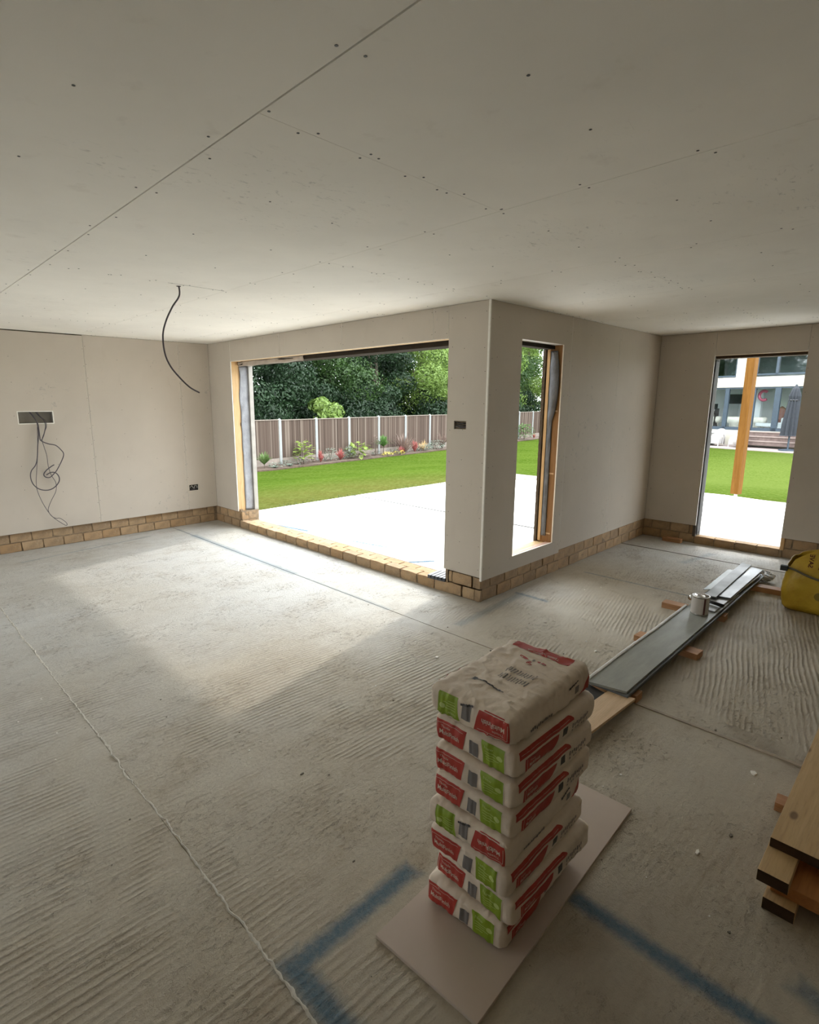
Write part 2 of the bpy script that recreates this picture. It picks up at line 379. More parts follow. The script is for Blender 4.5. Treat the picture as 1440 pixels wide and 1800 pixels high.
# ceiling
cl = tag(MB().box(X0, XB+.05, Y0, YA+.1, CE+T+.004, CE+.12).box(XB+.05, XD+.1, Y0, YC+.1, CE+T+.004, CE+.12).build('ceiling', M['dark']), kind='structure')
def csheet(x0, x1, y0, y1, gx0=.0013, gx1=.0013):
    MB().box(x0+gx0, x1-gx1, y0+.0007, y1-.0007, CE, CE+T).build('ceiling_sheet', M['ceil'], cl)
cols = [(-3.6, -2.64, 0), (-2.64, -1.44, 1.2), (-1.44, -.24, 0), (-.24, .96, .5), (.96, 2.15, 1.5), (2.15, 3.345, 2.70), (3.345, 4.54, 1.503), (4.54, 5.74, .3), (5.74, 6.94, 1.5), (6.94, 7.5, .3)]
for x0, x1, ph in cols:
    y = ph-(4.8 if x0 == -.24 else 9.6)
    while y < YA:
        y1 = y+(4.8 if x0 == -.24 else 2.4)
        # second cross seam observed nearer the window side
        a, b = max(y, Y0), min(y1, YA+.02)
        if x0 > 3.9: b = min(b, YC+.03)
        if x0 == 3.345 and b > YC:      # sheet notched round the pier corner
            if a < YC: csheet(x0, x1, a, YC+.03)
            csheet(x0, XB+.02, max(a, YC+.03), b)
        elif b > a:
            csheet(x0, x1, a, b, .003 if x0 == .96 else .0014, .003 if x1 == .96 else .0014)
        y = y1

# screws
def screws(parent, pts, ax, r=.0045):
    mb = MB()
    for p in pts:
        if ax == 'z': mb.lathe([(r*.6, .001), (r, -.0005), (r*.8, -.0012)], p, 8)
        else:
            n = 7
            vs = []
            for k in range(n):
                c, s_ = r*math.cos(2*math.pi*k/n), r*math.sin(2*math.pi*k/n)
                vs.append((p[0]-.0009, p[1]+c, p[2]+s_) if ax == 'x' else (p[0]+c, p[1]-.0009, p[2]+s_))
            mb.add(vs, [tuple(range(n))])
    o = mb.build('screw_heads', M['screw'], parent); o['kind'] = 'stuff'; return o
rr = random.Random(11); J = lambda a=.015: rr.uniform(-a, a)
P = []
for x0, x1, ph in cols:
    if x1 < -1.5: continue
    for xs in ([x0+.03, x1-.03] if x0 > .5 else [x1-.03]):
        y = ph-6
        while y < 7.4:
            if y > -.4 and not (xs > 3.8 and y > 2.7): P.append((xs+J(), y+J(.03), CE))
            y += .4 if x0 > .5 else .6
    for k in (.33, .66):
        xs = x0+(x1-x0)*k; y = ph-6
        while y < 7.4:
            if y > -.4 and not (xs > 3.8 and y > 2.7): P.append((xs+J(.03), y+J(.03), CE))
            y += .6
    for yy in (ph, ph+2.4, ph+4.8):
        if x0 > 0 and yy < YA and not (x0 > 3.8 and yy > 2.7):
            x = x0+.15
            while x < x1-.05:
                P += [(x+J(), yy+.02, CE), (x+.05+J(), yy-.02, CE)]; x += .24
screws(cl, P, 'z', .0052)
P = []
for sx in (2.202, 1.002, 3.396):
    z = .3
    while z < 2.5: P += [(sx-.014+J(.004), YA, z+J()), (sx+.014+J(.004), YA, z+.03+J())]; z += .19
for sx in (1.4, 1.8, 2.6, 3.0, 3.78):
    z = .4
    while z < 2.5: P.append((sx+J(.02), YA, z+J(.04))); z += .31
screws(wl, P, 'y', .0035)
P = []
for sy in (7.5, 6.95, 2.76, 2.97, 3.11):
    z = .3
    while z < 2.5: P.append((XB, sy+J(.008), z+J(.03))); z += .24
for sy in (6.5, 6.1, 5.77, 5.73, 5.2, 4.9, 4.6, 4.56, 4.1, 3.7, 3.34, 3.30, 3.17): P += [(XB, sy, 2.35+J()), (XB, sy, 2.52+J())]
screws(wb, P, 'x', .0035)
P = []
for sx in (3.87, 3.95, 4.28, 5.09, 5.17, 5.23, 5.6, 5.95, 6.27, 6.31, 6.7, 7.1, 7.44):
    z = .33
    while z < 2.5: P.append((sx+J(.008), YC, z+J(.03))); z += .3
screws(wc, P, 'y', .0035)
P = []
for sy in (2.68, 2.4, 2.13, 1.19, .8, .4):
    z = .33
    while z < 2.5: P.append((XD, sy+J(.008), z+J(.03))); z += .3
screws(wd, P, 'x', .0035)

# bricks: one shared mesh per face, with slightly broken edges
def brick_mesh(L=.213, H=.102, D=.06, seed=0, z0=True):
    bm = bmesh.new(); bmesh.ops.create_cube(bm, size=1)
    for v in bm.verts: v.co = Vector((v.co.x*L, v.co.y*D, v.co.z*H))
    bmesh.ops.subdivide_edges(bm, edges=bm.edges, cuts=1, use_grid_fill=True)
    rs = random.Random(seed)
    for v in bm.verts:
        v.co += Vector([rs.uniform(-.0035, .0035) for _ in range(3)])
        k = sum(abs(abs(c)-e/2) < .006 for c, e in zip(v.co, (L, D, H)))
        if k == 3: v.co *= .965
    me = bpy.data.meshes.new('brick'); bm.to_mesh(me); bm.free(); me.materials.append(M['brick'])
    return me
BR = [brick_mesh(seed=i) for i in range(4)]; BH = [brick_mesh(L=.10, seed=20+i) for i in range(2)]
rb = random.Random(5)
def brick_rows(parent, axis, c, a0, a1, rows=((.057, 0), (.171, .5)), end=None, L=.227):
    for z, ph in rows:
        a = a1+L*ph
        while a > a0-.02:
            lo, hi = max(a-L+.012, a0), min(a, a1)
            if hi-lo > .014:
                m = rb.choice(BR); w = (hi-lo)/.213; cen = (lo+hi)/2
                off = rb.uniform(-.004, .005)
                if axis == 'y': inst('brick', m, parent, (cen, c+.03+off, z), (R(rb.uniform(-1, 1)), R(rb.uniform(-.6, .6)), R(rb.uniform(-.8, .8))), (w, 1, 1))
                else: inst('brick', m, parent, (c+.03+off, cen, z), (0, R(rb.uniform(-.6, .6)), R(90+rb.uniform(-.8, .8))), (w, 1, 1))
            a -= L
# mortar beds sit 8 mm behind the brick faces; sheets stand proud of the brickwork
YB = YA+.055
MB().box(X0, XB+.05, YB+.008, YA+.1, 0, .26).build('mortar_bed', M['mortar'], wl)
brick_rows(wl, 'y', YB, -2.2, 3.80)
MB().box(XB+.022, XB+.06, OY1-.03, YB+.02, 0, .26).build('mortar_bed', M['mortar'], wb)
brick_rows(wb, 'x', XB+.014, OY1-.02, YB)
MB().box(XB+.02, XB+.09, YC+.03, OY2, 0, .26).build('mortar_bed', M['mortar'], wb)
brick_rows(wb, 'x', XB+.010, YC+.075, 3.09, rows=((.057, .3), (.171, .8)))
MB().box(XB+.05, XD+.05, YC+.022, YC+.06, 0, .26).build('mortar_bed', M['mortar'], wc)
brick_rows(wc, 'y', YC+.014, XB+.012, XD+.02)
MB().box(XD+.048, XD+.09, DY1, YC+.03, 0, .26).box(XD+.048, XD+.09, Y0, DY2, 0, .26).build('mortar_bed', M['mortar'], wd)
brick_rows(wd, 'x', XD+.04, DY1, YC+.02); brick_rows(wd, 'x', XD+.04, .1, DY2)
# jamb end of brickwork at the big opening
for k in range(2): inst('brick', BH[k], wb, (XB+.07+.005, OY1-.035, .057+.114*k), (0, 0, 0), (1, .9, 1))
for k in range(2): inst('brick', BH[k], wb, (XB+.185, OY1-.035, .057+.114*k), (0, 0, 0), (1.1, .9, 1))
MB().box(XB+.03, 4.13, OY1-.06, OY1+.02, 0, .235).build('mortar_bed', M['mortar'], wb)
# low brick sill across the big opening: two rows of stretchers
sl = tag(MB().box(XB+.016, 4.10, OY2-.14, OY1-.05, -.05, .088).build('trim_1', M['mortar']), kind='structure')
y = OY2-.1; k = 0
while y < OY1-.12:
    inst('brick', BR[k % 4], sl, (XB+.008+.054, y+.11, .05), (R(rb.uniform(-1, 1)), 0, R(90+rb.uniform(-.8, .8))), (1, 1.75, .98))
    inst('brick', BR[(k+2) % 4], sl, (XB+.12+.054, y+.02, .048), (0, 0, R(90+rb.uniform(-1, 1))), (1, 1.75, .96))
    y += .227; k += 1
# door sill
ds = tag(MB().box(XD+.03, 7.69, DY2-.02, DY1+.02, -.05, .085).build('trim_2', M['mortar']), kind='structure')
y = DY2+.01
while y < DY1-.1:
    inst('brick', BR[k % 4], ds, (XD+.075, y+.105, .048), (0, 0, R(90)), (1, 1.75, .95)); y += .222; k += 1

# opening linings -------------------------------------------------------
def wavy_sheet(name, mat, parent, fn, nu, nv):
    vs = [fn(i/nu, j/nv) for i in range(nu+1) for j in range(nv+1)]
    fs = [(i*(nv+1)+j, (i+1)*(nv+1)+j, (i+1)*(nv+1)+j+1, i*(nv+1)+j+1) for i in range(nu) for j in range(nv)]
    o = MB().add(vs, fs).build(name, mat, parent, True)
    s_ = o.modifiers.new('s', 'SOLIDIFY'); s_.thickness = .0015; return o
lin = tag(empty('trim_3'), kind='structure')
MB().box(XB+T, XB+.125, OY1-.001, OY1+.035, BB, OZ+.03).build('jamb_stud', M['pineZ'], lin, bevel=.002)
MB().box(XB+T, XB+.088, OY2-.03, OY1, OZ-.001, OZ+.045).build('head_batten', M['pineY'], lin)
MB().box(XB+.105, 4.14, OY2-.03, OY1+.04, OZ-.045, OZ+.04).build('steel_lintel', M['steel'], lin)
MB().box(XB+.088, XB+.105, OY2-.03, OY1+.04, OZ+.02, OZ+.045).build('cavity_void', M['dark'], lin)
MB().box(4.085, 4.145, OY1-.035, OY1+.03, BB, OZ-.045).build('white_batten', M['white'], lin)
wavy_sheet('breather_membrane', M['memb'], lin, lambda u, v: (XB+.115+.145*v-(.018*noise.noise((u*7, 0, 1)) if v < .2 else 0), OY1-.006-.012*max(0, noise.noise((u*9, v*3, 2))), BB+.01+(OZ-.06-BB)*u), 60, 8)
wavy_sheet('breather_membrane', M['flap'], lin, lambda u, v: (XB+.10+.015*noise.noise((u*8, v*2, 0)), OY1-.02-1.5*u, OZ-.002-v*(.062+.012*noise.noise((u*6, 0, 4)))), 40, 6)
# right jamb stud (hidden side) keeps the cavity closed
MB().box(XB+T, 4.03, OY2-.035, OY2+.0, BB, OZ+.03).build('jamb_stud', M['pineZ'], lin)

lc = tag(empty('window_1'), kind='structure')
MB().box(WX2, WX2+.035, YC+T, 2.86, WZ0-.03, WZ1+.03).build('jamb_stud', wood_mat('amber stud', (.26, .13, .045), (.36, .20, .08), (0, 0, 1)), lc)
MB().box(WX1-.035, WX1, YC+T, 2.90, WZ0-.03, WZ1+.03).build('jamb_stud', M['pineZ'], lc)
MB().box(WX1-.03, WX2+.03, YC+T, 2.82, WZ1, WZ1+.03).build('head_lining', M['white'], lc)
MB().box(WX1-.03, WX2+.04, 2.815, 2.91, WZ1-.035, WZ1+.035).build('steel_lintel', M['steel'], lc)
MB().box(WX2-.012, WX2+.03, 2.855, 2.885, WZ0, WZ1-.02).build('white_batten', M['pineZ'], lc)
mb = MB(); vs = []; n = 90
for i in range(n+1):
    z = WZ0-.02+(WZ1-WZ0)*i/n; w = WX2-.010-.008*abs(noise.noise((z*14, 1, 3)))-.006*random.random()
    vs += [(w, 2.90, z), (WX2+.06, 2.90, z), (WX2+.06, 2.93, z), (w, 2.93, z)]
fs = [(4*i+k, 4*i+(k+1) % 4, 4*i+4+(k+1) % 4, 4*i+4+k) for i in range(n) for k in range(4)]
mb.add(vs, fs).build('broken_mortar_edge', plain('dark broken mortar', (.10, .075, .05), .95, nscale=40, bump=.005), lc)
MB().box(WX1, WX2, YC+T, 2.80, WZ0-.03, WZ0-.004).build('sill_board', wood_mat('pinkish sill timber', (.45, .27, .19), (.60, .42, .33), (1, 0, 0), False), lc)
MB().box(WX1, WX2, 2.80, 2.91, WZ0-.05, WZ0-.012).build('sill_board', M['pineX'], lc)
for k in (0, 1, 2):
    MB().box(WX2-.0015, WX2, YC+.03, 2.84, .42+.62*k, .435+.62*k).build('stud_mark', M['pineY'], lc)
def mem(u, v):
    z = 2.24-1.84*u
    wd_ = .095 if u < .36 else .058
    if u < .36: wd_ = .06+.055*math.sin(math.pi*min(1, (u+.03)/.39))**.6
    return (WX2-.004-.03*math.sin(v*2.5)*(1 if u < .36 else .35)-.006*noise.noise((u*16, v*3, 9)), 2.856-wd_*v, z)
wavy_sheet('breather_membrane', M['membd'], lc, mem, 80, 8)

ld = tag(empty('door_1'), kind='structure')
MB().box(XD+T, 7.69, DY1, DY1+.035, .09, DZ+.03).build('jamb_stud', plain('greyed stud', (.09, .075, .06), .8, nscale=12), ld)
MB().box(XD+T, 7.69, DY2-.035, DY2, .09, DZ+.03).build('jamb_stud', M['pineZ'], ld)
MB().box(XD+T, XD+.05, DY2-.03, DY1, DZ, DZ+.02).build('head_batten', M['pineY'], ld)
MB().box(XD+.05, 7.69, DY2-.03, DY1+.03, DZ-.03, DZ+.03).build('steel_lintel', M['endgrain'], ld)
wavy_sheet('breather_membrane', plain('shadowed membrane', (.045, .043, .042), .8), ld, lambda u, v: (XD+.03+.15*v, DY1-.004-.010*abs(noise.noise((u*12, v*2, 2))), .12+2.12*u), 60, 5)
wavy_sheet('breather_membrane', M['flap'], ld, lambda u, v: (XD+.055, DY1-.05-.2*u, DZ-.002-v*(.03+.02*noise.noise((u*9, 0, 4)))), 14, 3)

# ------------------------------------------------------------------ outside ground
def gz(x, y):
    dx = max(0, x-11.9); dy = max(0, y-7.85); d = math.hypot(dx, dy)
    t = min(1, d/9.0); return -.03-.60*(t*t*(3-2*t))
pat = tag(MB().box(3.9, 12.0, -9, 7.9, -.5, -.03).build('patio_base', M['strip']), kind='structure')
edge = [(4.12, 7.85), (7.2, 7.86), (9.0, 7.76), (10.2, 7.35), (11.05, 6.75), (11.6, 6.0), (11.95, 4.6), (12.0, 3.3)]
MB().prism([(4.0, 2.905), (6.83, 2.905), (6.83, 7.86), (4.0, 7.85)], -.12, -.006).build('patio_slab', M['patio'], pat)
MB().prism([(6.845, 2.905), (11.99, 2.905), (11.95, 4.6), (11.6, 6.0), (11.05, 6.75), (10.2, 7.35), (9.0, 7.76), (7.2, 7.86), (6.845, 7.86)], -.12, -.006).build('patio_slab', M['patio'], pat)
MB().prism([(7.60, -9), (11.6, -9), (11.75, 2.0), (11.99, 2.895), (7.60, 2.895)], -.12, -.006).build('patio_slab', M['patio'], pat)

MB().box(6.812, 6.862, 2.95, 7.85, -.03, -.003).build('joint_strip', M['dark'], pat); MB().box(7.7, 11.8, 2.888, 2.902, -.03, -.003).build('joint_strip', M['dark'], pat)
t = NT('mown lawn'); X, Y, Z = t.xyz()
n1 = t.noise(.5, 3); n2 = t.noise(6, 4, .7, t.mapping((1, 1, 1))); n3 = t.noise(45, 3, .7, t.mapping((1, 1.6, 1)))
c = t.mix(t.mr(n1, .35, .65), (.040, .078, .006, 1), (.062, .105, .012, 1))
c = t.mix(t.math('MULTIPLY', t.mr(n2, .45, .7), .45), c, (.075, .115, .022, 1))
dry = t.mr(t.math('ADD', t.math('ADD', Y, t.math('MULTIPLY', t.math('MAXIMUM', t.math('SUBTRACT', X, 8), 0), .35)), t.math('MULTIPLY', n2, 2)), 9.2, 13.0, .9, 0, True)
dry = t.math('MULTIPLY', dry, t.mr(X, 9.5, 12.5, 1, .0))
c = t.mix(dry, c, (.100, .100, .026, 1))
st = t.math('SINE', t.math('MULTIPLY', t.math('ADD', X, t.math('MULTIPLY', Y, .3)), 5.2))
c = t.mix(t.math('MULTIPLY', t.mr(st, -.3, .3), .10), c, (.085, .15, .03, 1))
c = t.mix(t.math('MULTIPLY', t.mr(n3, .35, .75), .5), c, (.022, .055, .004, 1))
c = t.mix(t.math('MULTIPLY', t.mr(X, 11, 16, 0, 1), t.mr(Y, 9, 5, 0, .7)), c, (.095, .140, .028, 1))
c = t.mix(1.0, c, (.80, .72, .80, 1), 'MULTIPLY')
n4 = t.noise(9, 5, .75, t.mapping((1, 1.6, 1), (0, 0, .8)))
c = t.mix(t.math('MULTIPLY', t.mr(n4, .5, .62), .45), c, (.095, .115, .030, 1))
c = t.mix(t.math('MULTIPLY', t.mr(n4, .48, .36), .45), c, (.022, .048, .005, 1))
t.col(c); t.b.inputs['Specular IOR Level'].default_value = 0; t.rough(1); t.bump(n3, .8, .03); M['lawn'] = t.m
xs = [3.9+.45*i for i in range(40)]+[22+1.5*i for i in range(30)]; ys = [-20+1.5*i for i in range(18)]+[7.3+.4*i for i in range(30)]+[20+2*i for i in range(12)]
vs = []; fs = []
for x in xs:
    for y in ys: vs.append((x, y, gz(x, y)-.01+.012*noise.noise((x*.8, y*.8, 0))))
ny = len(ys)
def inpat(x, y): return x < 11.2 and y < 7.2
for i in range(len(xs)-1):
    for j in range(ny-1):
        if xs[i+1] < 11.5 and ys[j+1] < 7.3: continue
        fs.append((i*ny+j, (i+1)*ny+j, (i+1)*ny+j+1, i*ny+j+1))
vs2 = len(vs); lawn = tag(MB().add(vs, fs).build('lawn', M['lawn'], None, True), kind='structure')
MB().box(-60, 120, -60, 100, -1.4, -1.0).build('ground', M['lawn'])['kind'] = 'structure'
MB().box(-14, -3.85, Y0-4, 14, -1.3, -.006).build('side_patio', M['patio'])['kind'] = 'structure'
MB().box(-14, 3.9, 7.9, 45, -1.3, -.05).build('field', M['lawn'])['kind'] = 'structure'
# tufts of grass along the patio edge
mb = MB(); rr = random.Random(8)
for i in range(len(edge)-1):
    a, b = Vector(edge[i]), Vector(edge[i+1]); n = int((b-a).length*150)
    nn = Vector((-(b-a).y, (b-a).x)).normalized()
    for k in range(n):
        p = a+(b-a)*rr.random()+nn*(abs(rr.gauss(0, .10))-.02); h = rr.uniform(.015, .05); an = rr.uniform(0, 6.3); w = .006
        mb.add([(p.x-w*math.cos(an), p.y-w*math.sin(an), -.03), (p.x+w*math.cos(an), p.y+w*math.sin(an), -.03), (p.x+rr.uniform(-.02, .02), p.y+rr.uniform(-.02, .02), -.03+h)], [(0, 1, 2)])
mb.box(0, 0, 0, 0, 0, 0)
gm = NT('grass tufts'); gm.col(gm.ramp(gm.noise(3), [(.35, (.05, .08, .014, 1)), (.65, (.09, .12, .03, 1))]))
tag(mb.build('grass_tufts', gm.m), 'ragged grass growing along the edge of the pale patio', 'grass', kind='stuff')

# ------------------------------------------------------------------ fence
FA = Vector((10.4, 17.55)); FD = Vector((23.6, 2.25)).normalized(); FN = Vector((-FD.y, FD.x))
fz = -.62
t = NT('weathered fence board'); r = t.noise(1, 1, .5, t.mapping((13, 13, .01)))
c = t.ramp(r, [(.36, (.032, .021, .017, 1)), (.45, (.095, .069, .056, 1)), (.54, (.050, .031, .025, 1)), (.64, (.17, .135, .112, 1))])
c = t.mix(t.math('MULTIPLY', t.noise(5, 4, .6, t.mapping((6, 6, .6))), .5), c, (.09, .07, .057, 1))
t.col(c); t.rough(1); t.b.inputs['Specular IOR Level'].default_value = .05; M['fence'] = t.m
M['conc'] = plain('concrete fence post', (.235, .24, .235), .9, noise_amt=.06)
M['gravelboard'] = plain('concrete gravel board', (.19, .155, .13), .9, noise_amt=.15)
fence = empty('garden_fence', (FA.x, FA.y, fz), math.atan2(FD.y, FD.x), 'long weathered grey-brown featheredge fence with pale concrete posts at the lawn edge', 'fence')
posts = [-8.1, -6.2, -4.35, -2.5, -.62, 1.28, 3.13, 5.02, 6.95, 8.91, 10.90]+[10.90+1.95*i for i in range(1, 10)]
pm = MB().box(-.055, .055, -.06, .05, -.1, 1.72).add([(-.055, -.06, 1.72), (.055, -.06, 1.72), (.055, .05, 1.72), (-.055, .05, 1.72), (-.02, -.02, 1.77), (.02, -.02, 1.77)], [(0, 1, 5, 4), (1, 2, 5), (2, 3, 4, 5), (3, 0, 4)]).mesh('post', M['conc'])
for p in posts: inst('fence_post', pm, fence, (p, 0, 0))
rr = random.Random(2)
for i in range(len(posts)-1):
    a, b = posts[i]+.055, posts[i+1]-.055; w = (b-a)
    mb = MB(); x = a; top = 1.70+rr.uniform(-.01, .01)
    while x < b-.02:
        bw = min(.125, b-x); o = rr.uniform(0, .006)
        mb.add([(x, -.004-o, .30), (x+bw+.012, -.026-o, .30), (x+bw+.012, -.012, .30), (x, .004, .30), (x, -.004-o, top), (x+bw+.012, -.026-o, top), (x+bw+.012, -.012, top), (x, .004, top)],
               [(0, 3, 2, 1), (4, 5, 6, 7), (0, 1, 5, 4), (1, 2, 6, 5), (2, 3, 7, 6), (3, 0, 4, 7)]); x += .112
    tag(mb.build('boards', M['fence'], fence), kind='stuff')
    MB().box(a, b, -.045, .02, top, top+.03).build('capping', M['gravelboard'], fence)
    MB().box(a, b, -.028, .01, -.05, .29).build('gravel_board', M['gravelboard'], fence)
# bed of soil with edging
soil = plain('dark soil', (.07, .045, .03), .95, noise_amt=.35, nscale=9, bump=.02)
bed = MB()
vs = []; n = 60
for i in range(n+1):
    s_ = -8+i*35/n; p = FA+FD*s_; q = p-FN*(.85+.10*noise.noise((s_*1.2, 0, 0)))
    vs += [(p.x, p.y, fz+.05), (q.x, q.y, fz+.03), (q.x, q.y, fz-.1)]
fs = [(3*i+k, 3*i+k+1, 3*i+k+4, 3*i+k+3) for i in range(n) for k in (0, 1)]
tag(bed.add(vs, fs).build('flower_bed', soil), kind='structure')

# ------------------------------------------------------------------ plants in the bed
def leafmat(name, c1, c2, tr=.35, rough=.5, rnd=True):
    t = NT(name); t.n.remove(t.b)
    n = t.noise(1.1, 3, .6); n2 = t.noise(9, 2)
    c = t.mix(t.mr(n, .35, .65), (*c1, 1), (*c2, 1))
    c = t.mix(t.math('MULTIPLY', t.mr(n2, .4, .7), .4), c, tuple(v*1.5 for v in c2)+(1,))
    d = t.node('ShaderNodeBsdfDiffuse'); t.put(d.inputs[0], c)
    tt = t.node('ShaderNodeBsdfTranslucent'); t.put(tt.inputs[0], c)
    g = t.node('ShaderNodeBsdfGlossy'); g.inputs['Roughness'].default_value = rough; g.inputs[0].default_value = (1, 1, 1, 1)
    m1 = t.node('ShaderNodeMixShader'); m1.inputs[0].default_value = tr
    t.put(m1.inputs[1], d.outputs[0]); t.put(m1.inputs[2], tt.outputs[0])
    m2 = t.node('ShaderNodeMixShader'); m2.inputs[0].default_value = .018
    t.put(m2.inputs[1], m1.outputs[0]); t.put(m2.inputs[2], g.outputs[0])
    t.put(t.out.inputs[0], m2.outputs[0]); return t.m
LM = dict(green=leafmat('spiky green leaf', (0.072, 0.120, 0.036), (0.120, 0.180, 0.060)), red=leafmat('red leaf', (0.252, 0.060, 0.060), (0.330, 0.120, 0.102)),
          lime=leafmat('light green leaf', (0.144, 0.204, 0.036), (0.216, 0.276, 0.072)), grey=leafmat('grey green leaf', (0.132, 0.162, 0.120), (0.192, 0.216, 0.180)),
          bronze=leafmat('bronze leaf', (0.120, 0.078, 0.066), (0.180, 0.132, 0.108)), palm=leafmat('palm leaf', (0.054, 0.120, 0.030), (0.090, 0.168, 0.048)),
          gold=leafmat('golden leaf', (.45, .36, .06), (.55, .48, .12)), orange=leafmat('orange grass leaf', (.40, .25, .12), (.50, .38, .18)))
M['stem'] = plain('dark stem', (.06, .045, .03), .9)
def blades(name, loc, w, h, n, mat, label, cat='plant', trunk=0, droop=.5, bw=.02, spread=1.0, seed=0, group=None):
    e = empty(name, loc, 0, label, cat, group); rs = random.Random(seed); mb = MB()
    for i in range(n):
        an = rs.uniform(0, 2*math.pi); el = rs.uniform(.15, 1)**.7*spread
        L = (h-trunk)*rs.uniform(.75, 1.1); out = w/2*el*rs.uniform(.7, 1.1); ca, sa = math.cos(an), math.sin(an); vs = []; K = 5; out *= 1.2
        for k in range(K+1):
            u = k/K; r = out*u; z = trunk+L*(u*(1-.25*el)-droop*el*el*u*u*.6); ww = 1.7*bw*math.sin(math.pi*min(1, u*.9+.12))+.001
            vs += [(r*ca-ww*sa, r*sa+ww*ca, z), (r*ca+ww*sa, r*sa-ww*ca, z+.003)]
        mb.add(vs, [(2*k, 2*k+1, 2*k+3, 2*k+2) for k in range(K)])
    mb.build('leaves', mat, e)
    MB().tube([(0, 0, -.05), (.005, 0, max(trunk, .06))], .022, 6, 0, .012).build('stem', M['stem'], e)
    return e
def leafy(name, loc, w, h, n, mat, label, cat='shrub', leaf=.09, seed=0, stems=4, low=.15, group=None):
    e = empty(name, loc, 0, label, cat, group); rs = random.Random(seed); mb = MB()
    for i in range(n):
        an = rs.uniform(0, 6.28); u = rs.random(); r = w/2*math.sqrt(rs.random())*(.5+.8*math.sin(math.pi*min(1, .25+u*.7))); z = h*(low+(1-low)*u)
        c = Vector((r*math.cos(an), r*math.sin(an), z)); d = Vector((math.cos(an)+rs.gauss(0, .5), math.sin(an)+rs.gauss(0, .5), rs.uniform(-.5, .5))).normalized()
        s_ = d.cross(Vector((0, 0, 1))).normalized(); L = 1.25*leaf*rs.uniform(.7, 1.3); ww = L*.36
        up = s_.cross(d)
        mb.add([c, c+d*L*.5+s_*ww+up*.01, c+d*L, c+d*L*.5-s_*ww+up*.01], [(0, 1, 2, 3)])
    mb.build('leaves', mat, e)
    mb = MB()
    for i in range(stems):
        a = i*6.28/stems; mb.tube([(0, 0, -.05), (.1*w*math.cos(a), .1*w*math.sin(a), h*.5), (.25*w*math.cos(a), .25*w*math.sin(a), h*.9)], .01, 5, 0, .004)
    mb.build('stem', M['stem'], e); return e
bz = fz+.03
blades('spiky_plant', (10.58, 17.06, bz), .62, .66, 60, LM['green'], 'spiky green plant at the left end of the bed, left of the first fence post', trunk=.14, seed=1)
leafy('leafy_shrub', (12.43, 17.24, bz), .50, .86, 90, LM['lime'], 'light green big-leaved shrub between the first two fence posts seen', leaf=.16, seed=2, low=.2)
blades('red_plant', (13.33, 17.33, bz), .40, .55, 40, LM['red'], 'small dusty red spiky plant beside the second fence post from the left', seed=3, bw=.012)
leafy('wispy_shrub', (13.86, 17.38, bz), .45, .52, 150, LM['grey'], 'wispy grey-green shrub between the two small red spiky plants', leaf=.05, seed=4)
blades('red_plant', (14.43, 17.43, bz), .45, .55, 50, LM['red'], 'pinkish red spiky plant between two grey-green shrubs', seed=5, bw=.014)
leafy('wispy_shrub', (14.95, 17.48, bz), .42, .52, 150, LM['grey'], 'grey-green shrub in front of the third fence post from the left', leaf=.05, seed=6)
leafy('broad_leaved_shrub', (15.55, 17.54, bz), .62, .66, 70, LM['lime'], 'light green drooping broad-leaved shrub right of the third fence post', leaf=.20, seed=7)
leafy('dark_stemmed_shrub', (16.6, 17.64, bz), .24, .92, 40, LM['bronze'], 'thin dark upright shrub left of the little palm', leaf=.07, seed=8, stems=3)
blades('palm', (17.14, 17.69, bz), .85, 1.02, 90, LM['palm'], 'little palm with a dark trunk beside the fourth fence post', 'palm', trunk=.38, droop=.9, bw=.016, seed=9)
blades('bronze_plant', (18.55, 17.75, bz), 1.5, 1.08, 34, LM['bronze'], 'large bronze sword-leaved plant with wide-spread blades before the fifth fence post', seed=10, droop=.15, bw=.022)
blades('red_plant', (18.2, 17.62, bz), .5, .45, 45, LM['red'], 'low crimson spiky plant at the foot of the large bronze plant', seed=11, bw=.014)
blades('red_plant', (19.38, 17.85, bz), .45, .70, 55, LM['red'], 'taller coral red spiky plant right of the large bronze plant', seed=12, bw=.016)
blades('orange_grass', (20.15, 18.0, bz), .75, .62, 70, LM['orange'], 'tawny orange grass clump left of the sixth fence post', 'grass', seed=13, droop=1.1, bw=.009)
leafy('green_bush', (21.2, 18.05, bz), .85, .45, 220, LM['grey'], 'low green bush beside the sixth fence post', leaf=.07, seed=14)
blades('bronze_plant', (21.75, 18.15, bz), .95, .95, 28, LM['bronze'], 'smaller bronze sword-leaved plant seen at the pier edge', seed=15, droop=.2, bw=.02)
blades('blue_tuft', (10.95, 16.95, bz), .5, .13, 50, LM['grey'], 'low blue-grey tuft beside the first fence post, left side', seed=16, bw=.008)
blades('blue_tuft', (11.65, 17.0, bz), .4, .14, 50, LM['grey'], 'low blue-grey tuft just right of the first fence post', seed=17, bw=.008)
leafy('golden_plant', (17.1, 17.4, bz), .42, .16, 70, LM['gold'], 'low golden plant in front of the little palm', 'plant', leaf=.06, seed=18)
leafy('golden_plant', (17.95, 17.45, bz), .42, .18, 70, LM['gold'], 'low golden plant left of the large bronze plant', 'plant', leaf=.06, seed=19)
leafy('green_bush', (20.0, 17.75, bz), .7, .32, 160, LM['grey'], 'low grey-green mound below the tawny orange grass', leaf=.06, seed=20)
leafy('green_bush', (30.7, 18.9, bz), .95, .95, 400, LM['palm'], 'rounded dark green bush by the fence, seen through the narrow window', leaf=.10, seed=21)
blades('red_plant', (32.2, 19.1, bz), .3, .36, 30, LM['red'], 'small red spiky plant right of the rounded bush in the narrow window', seed=22, bw=.014)

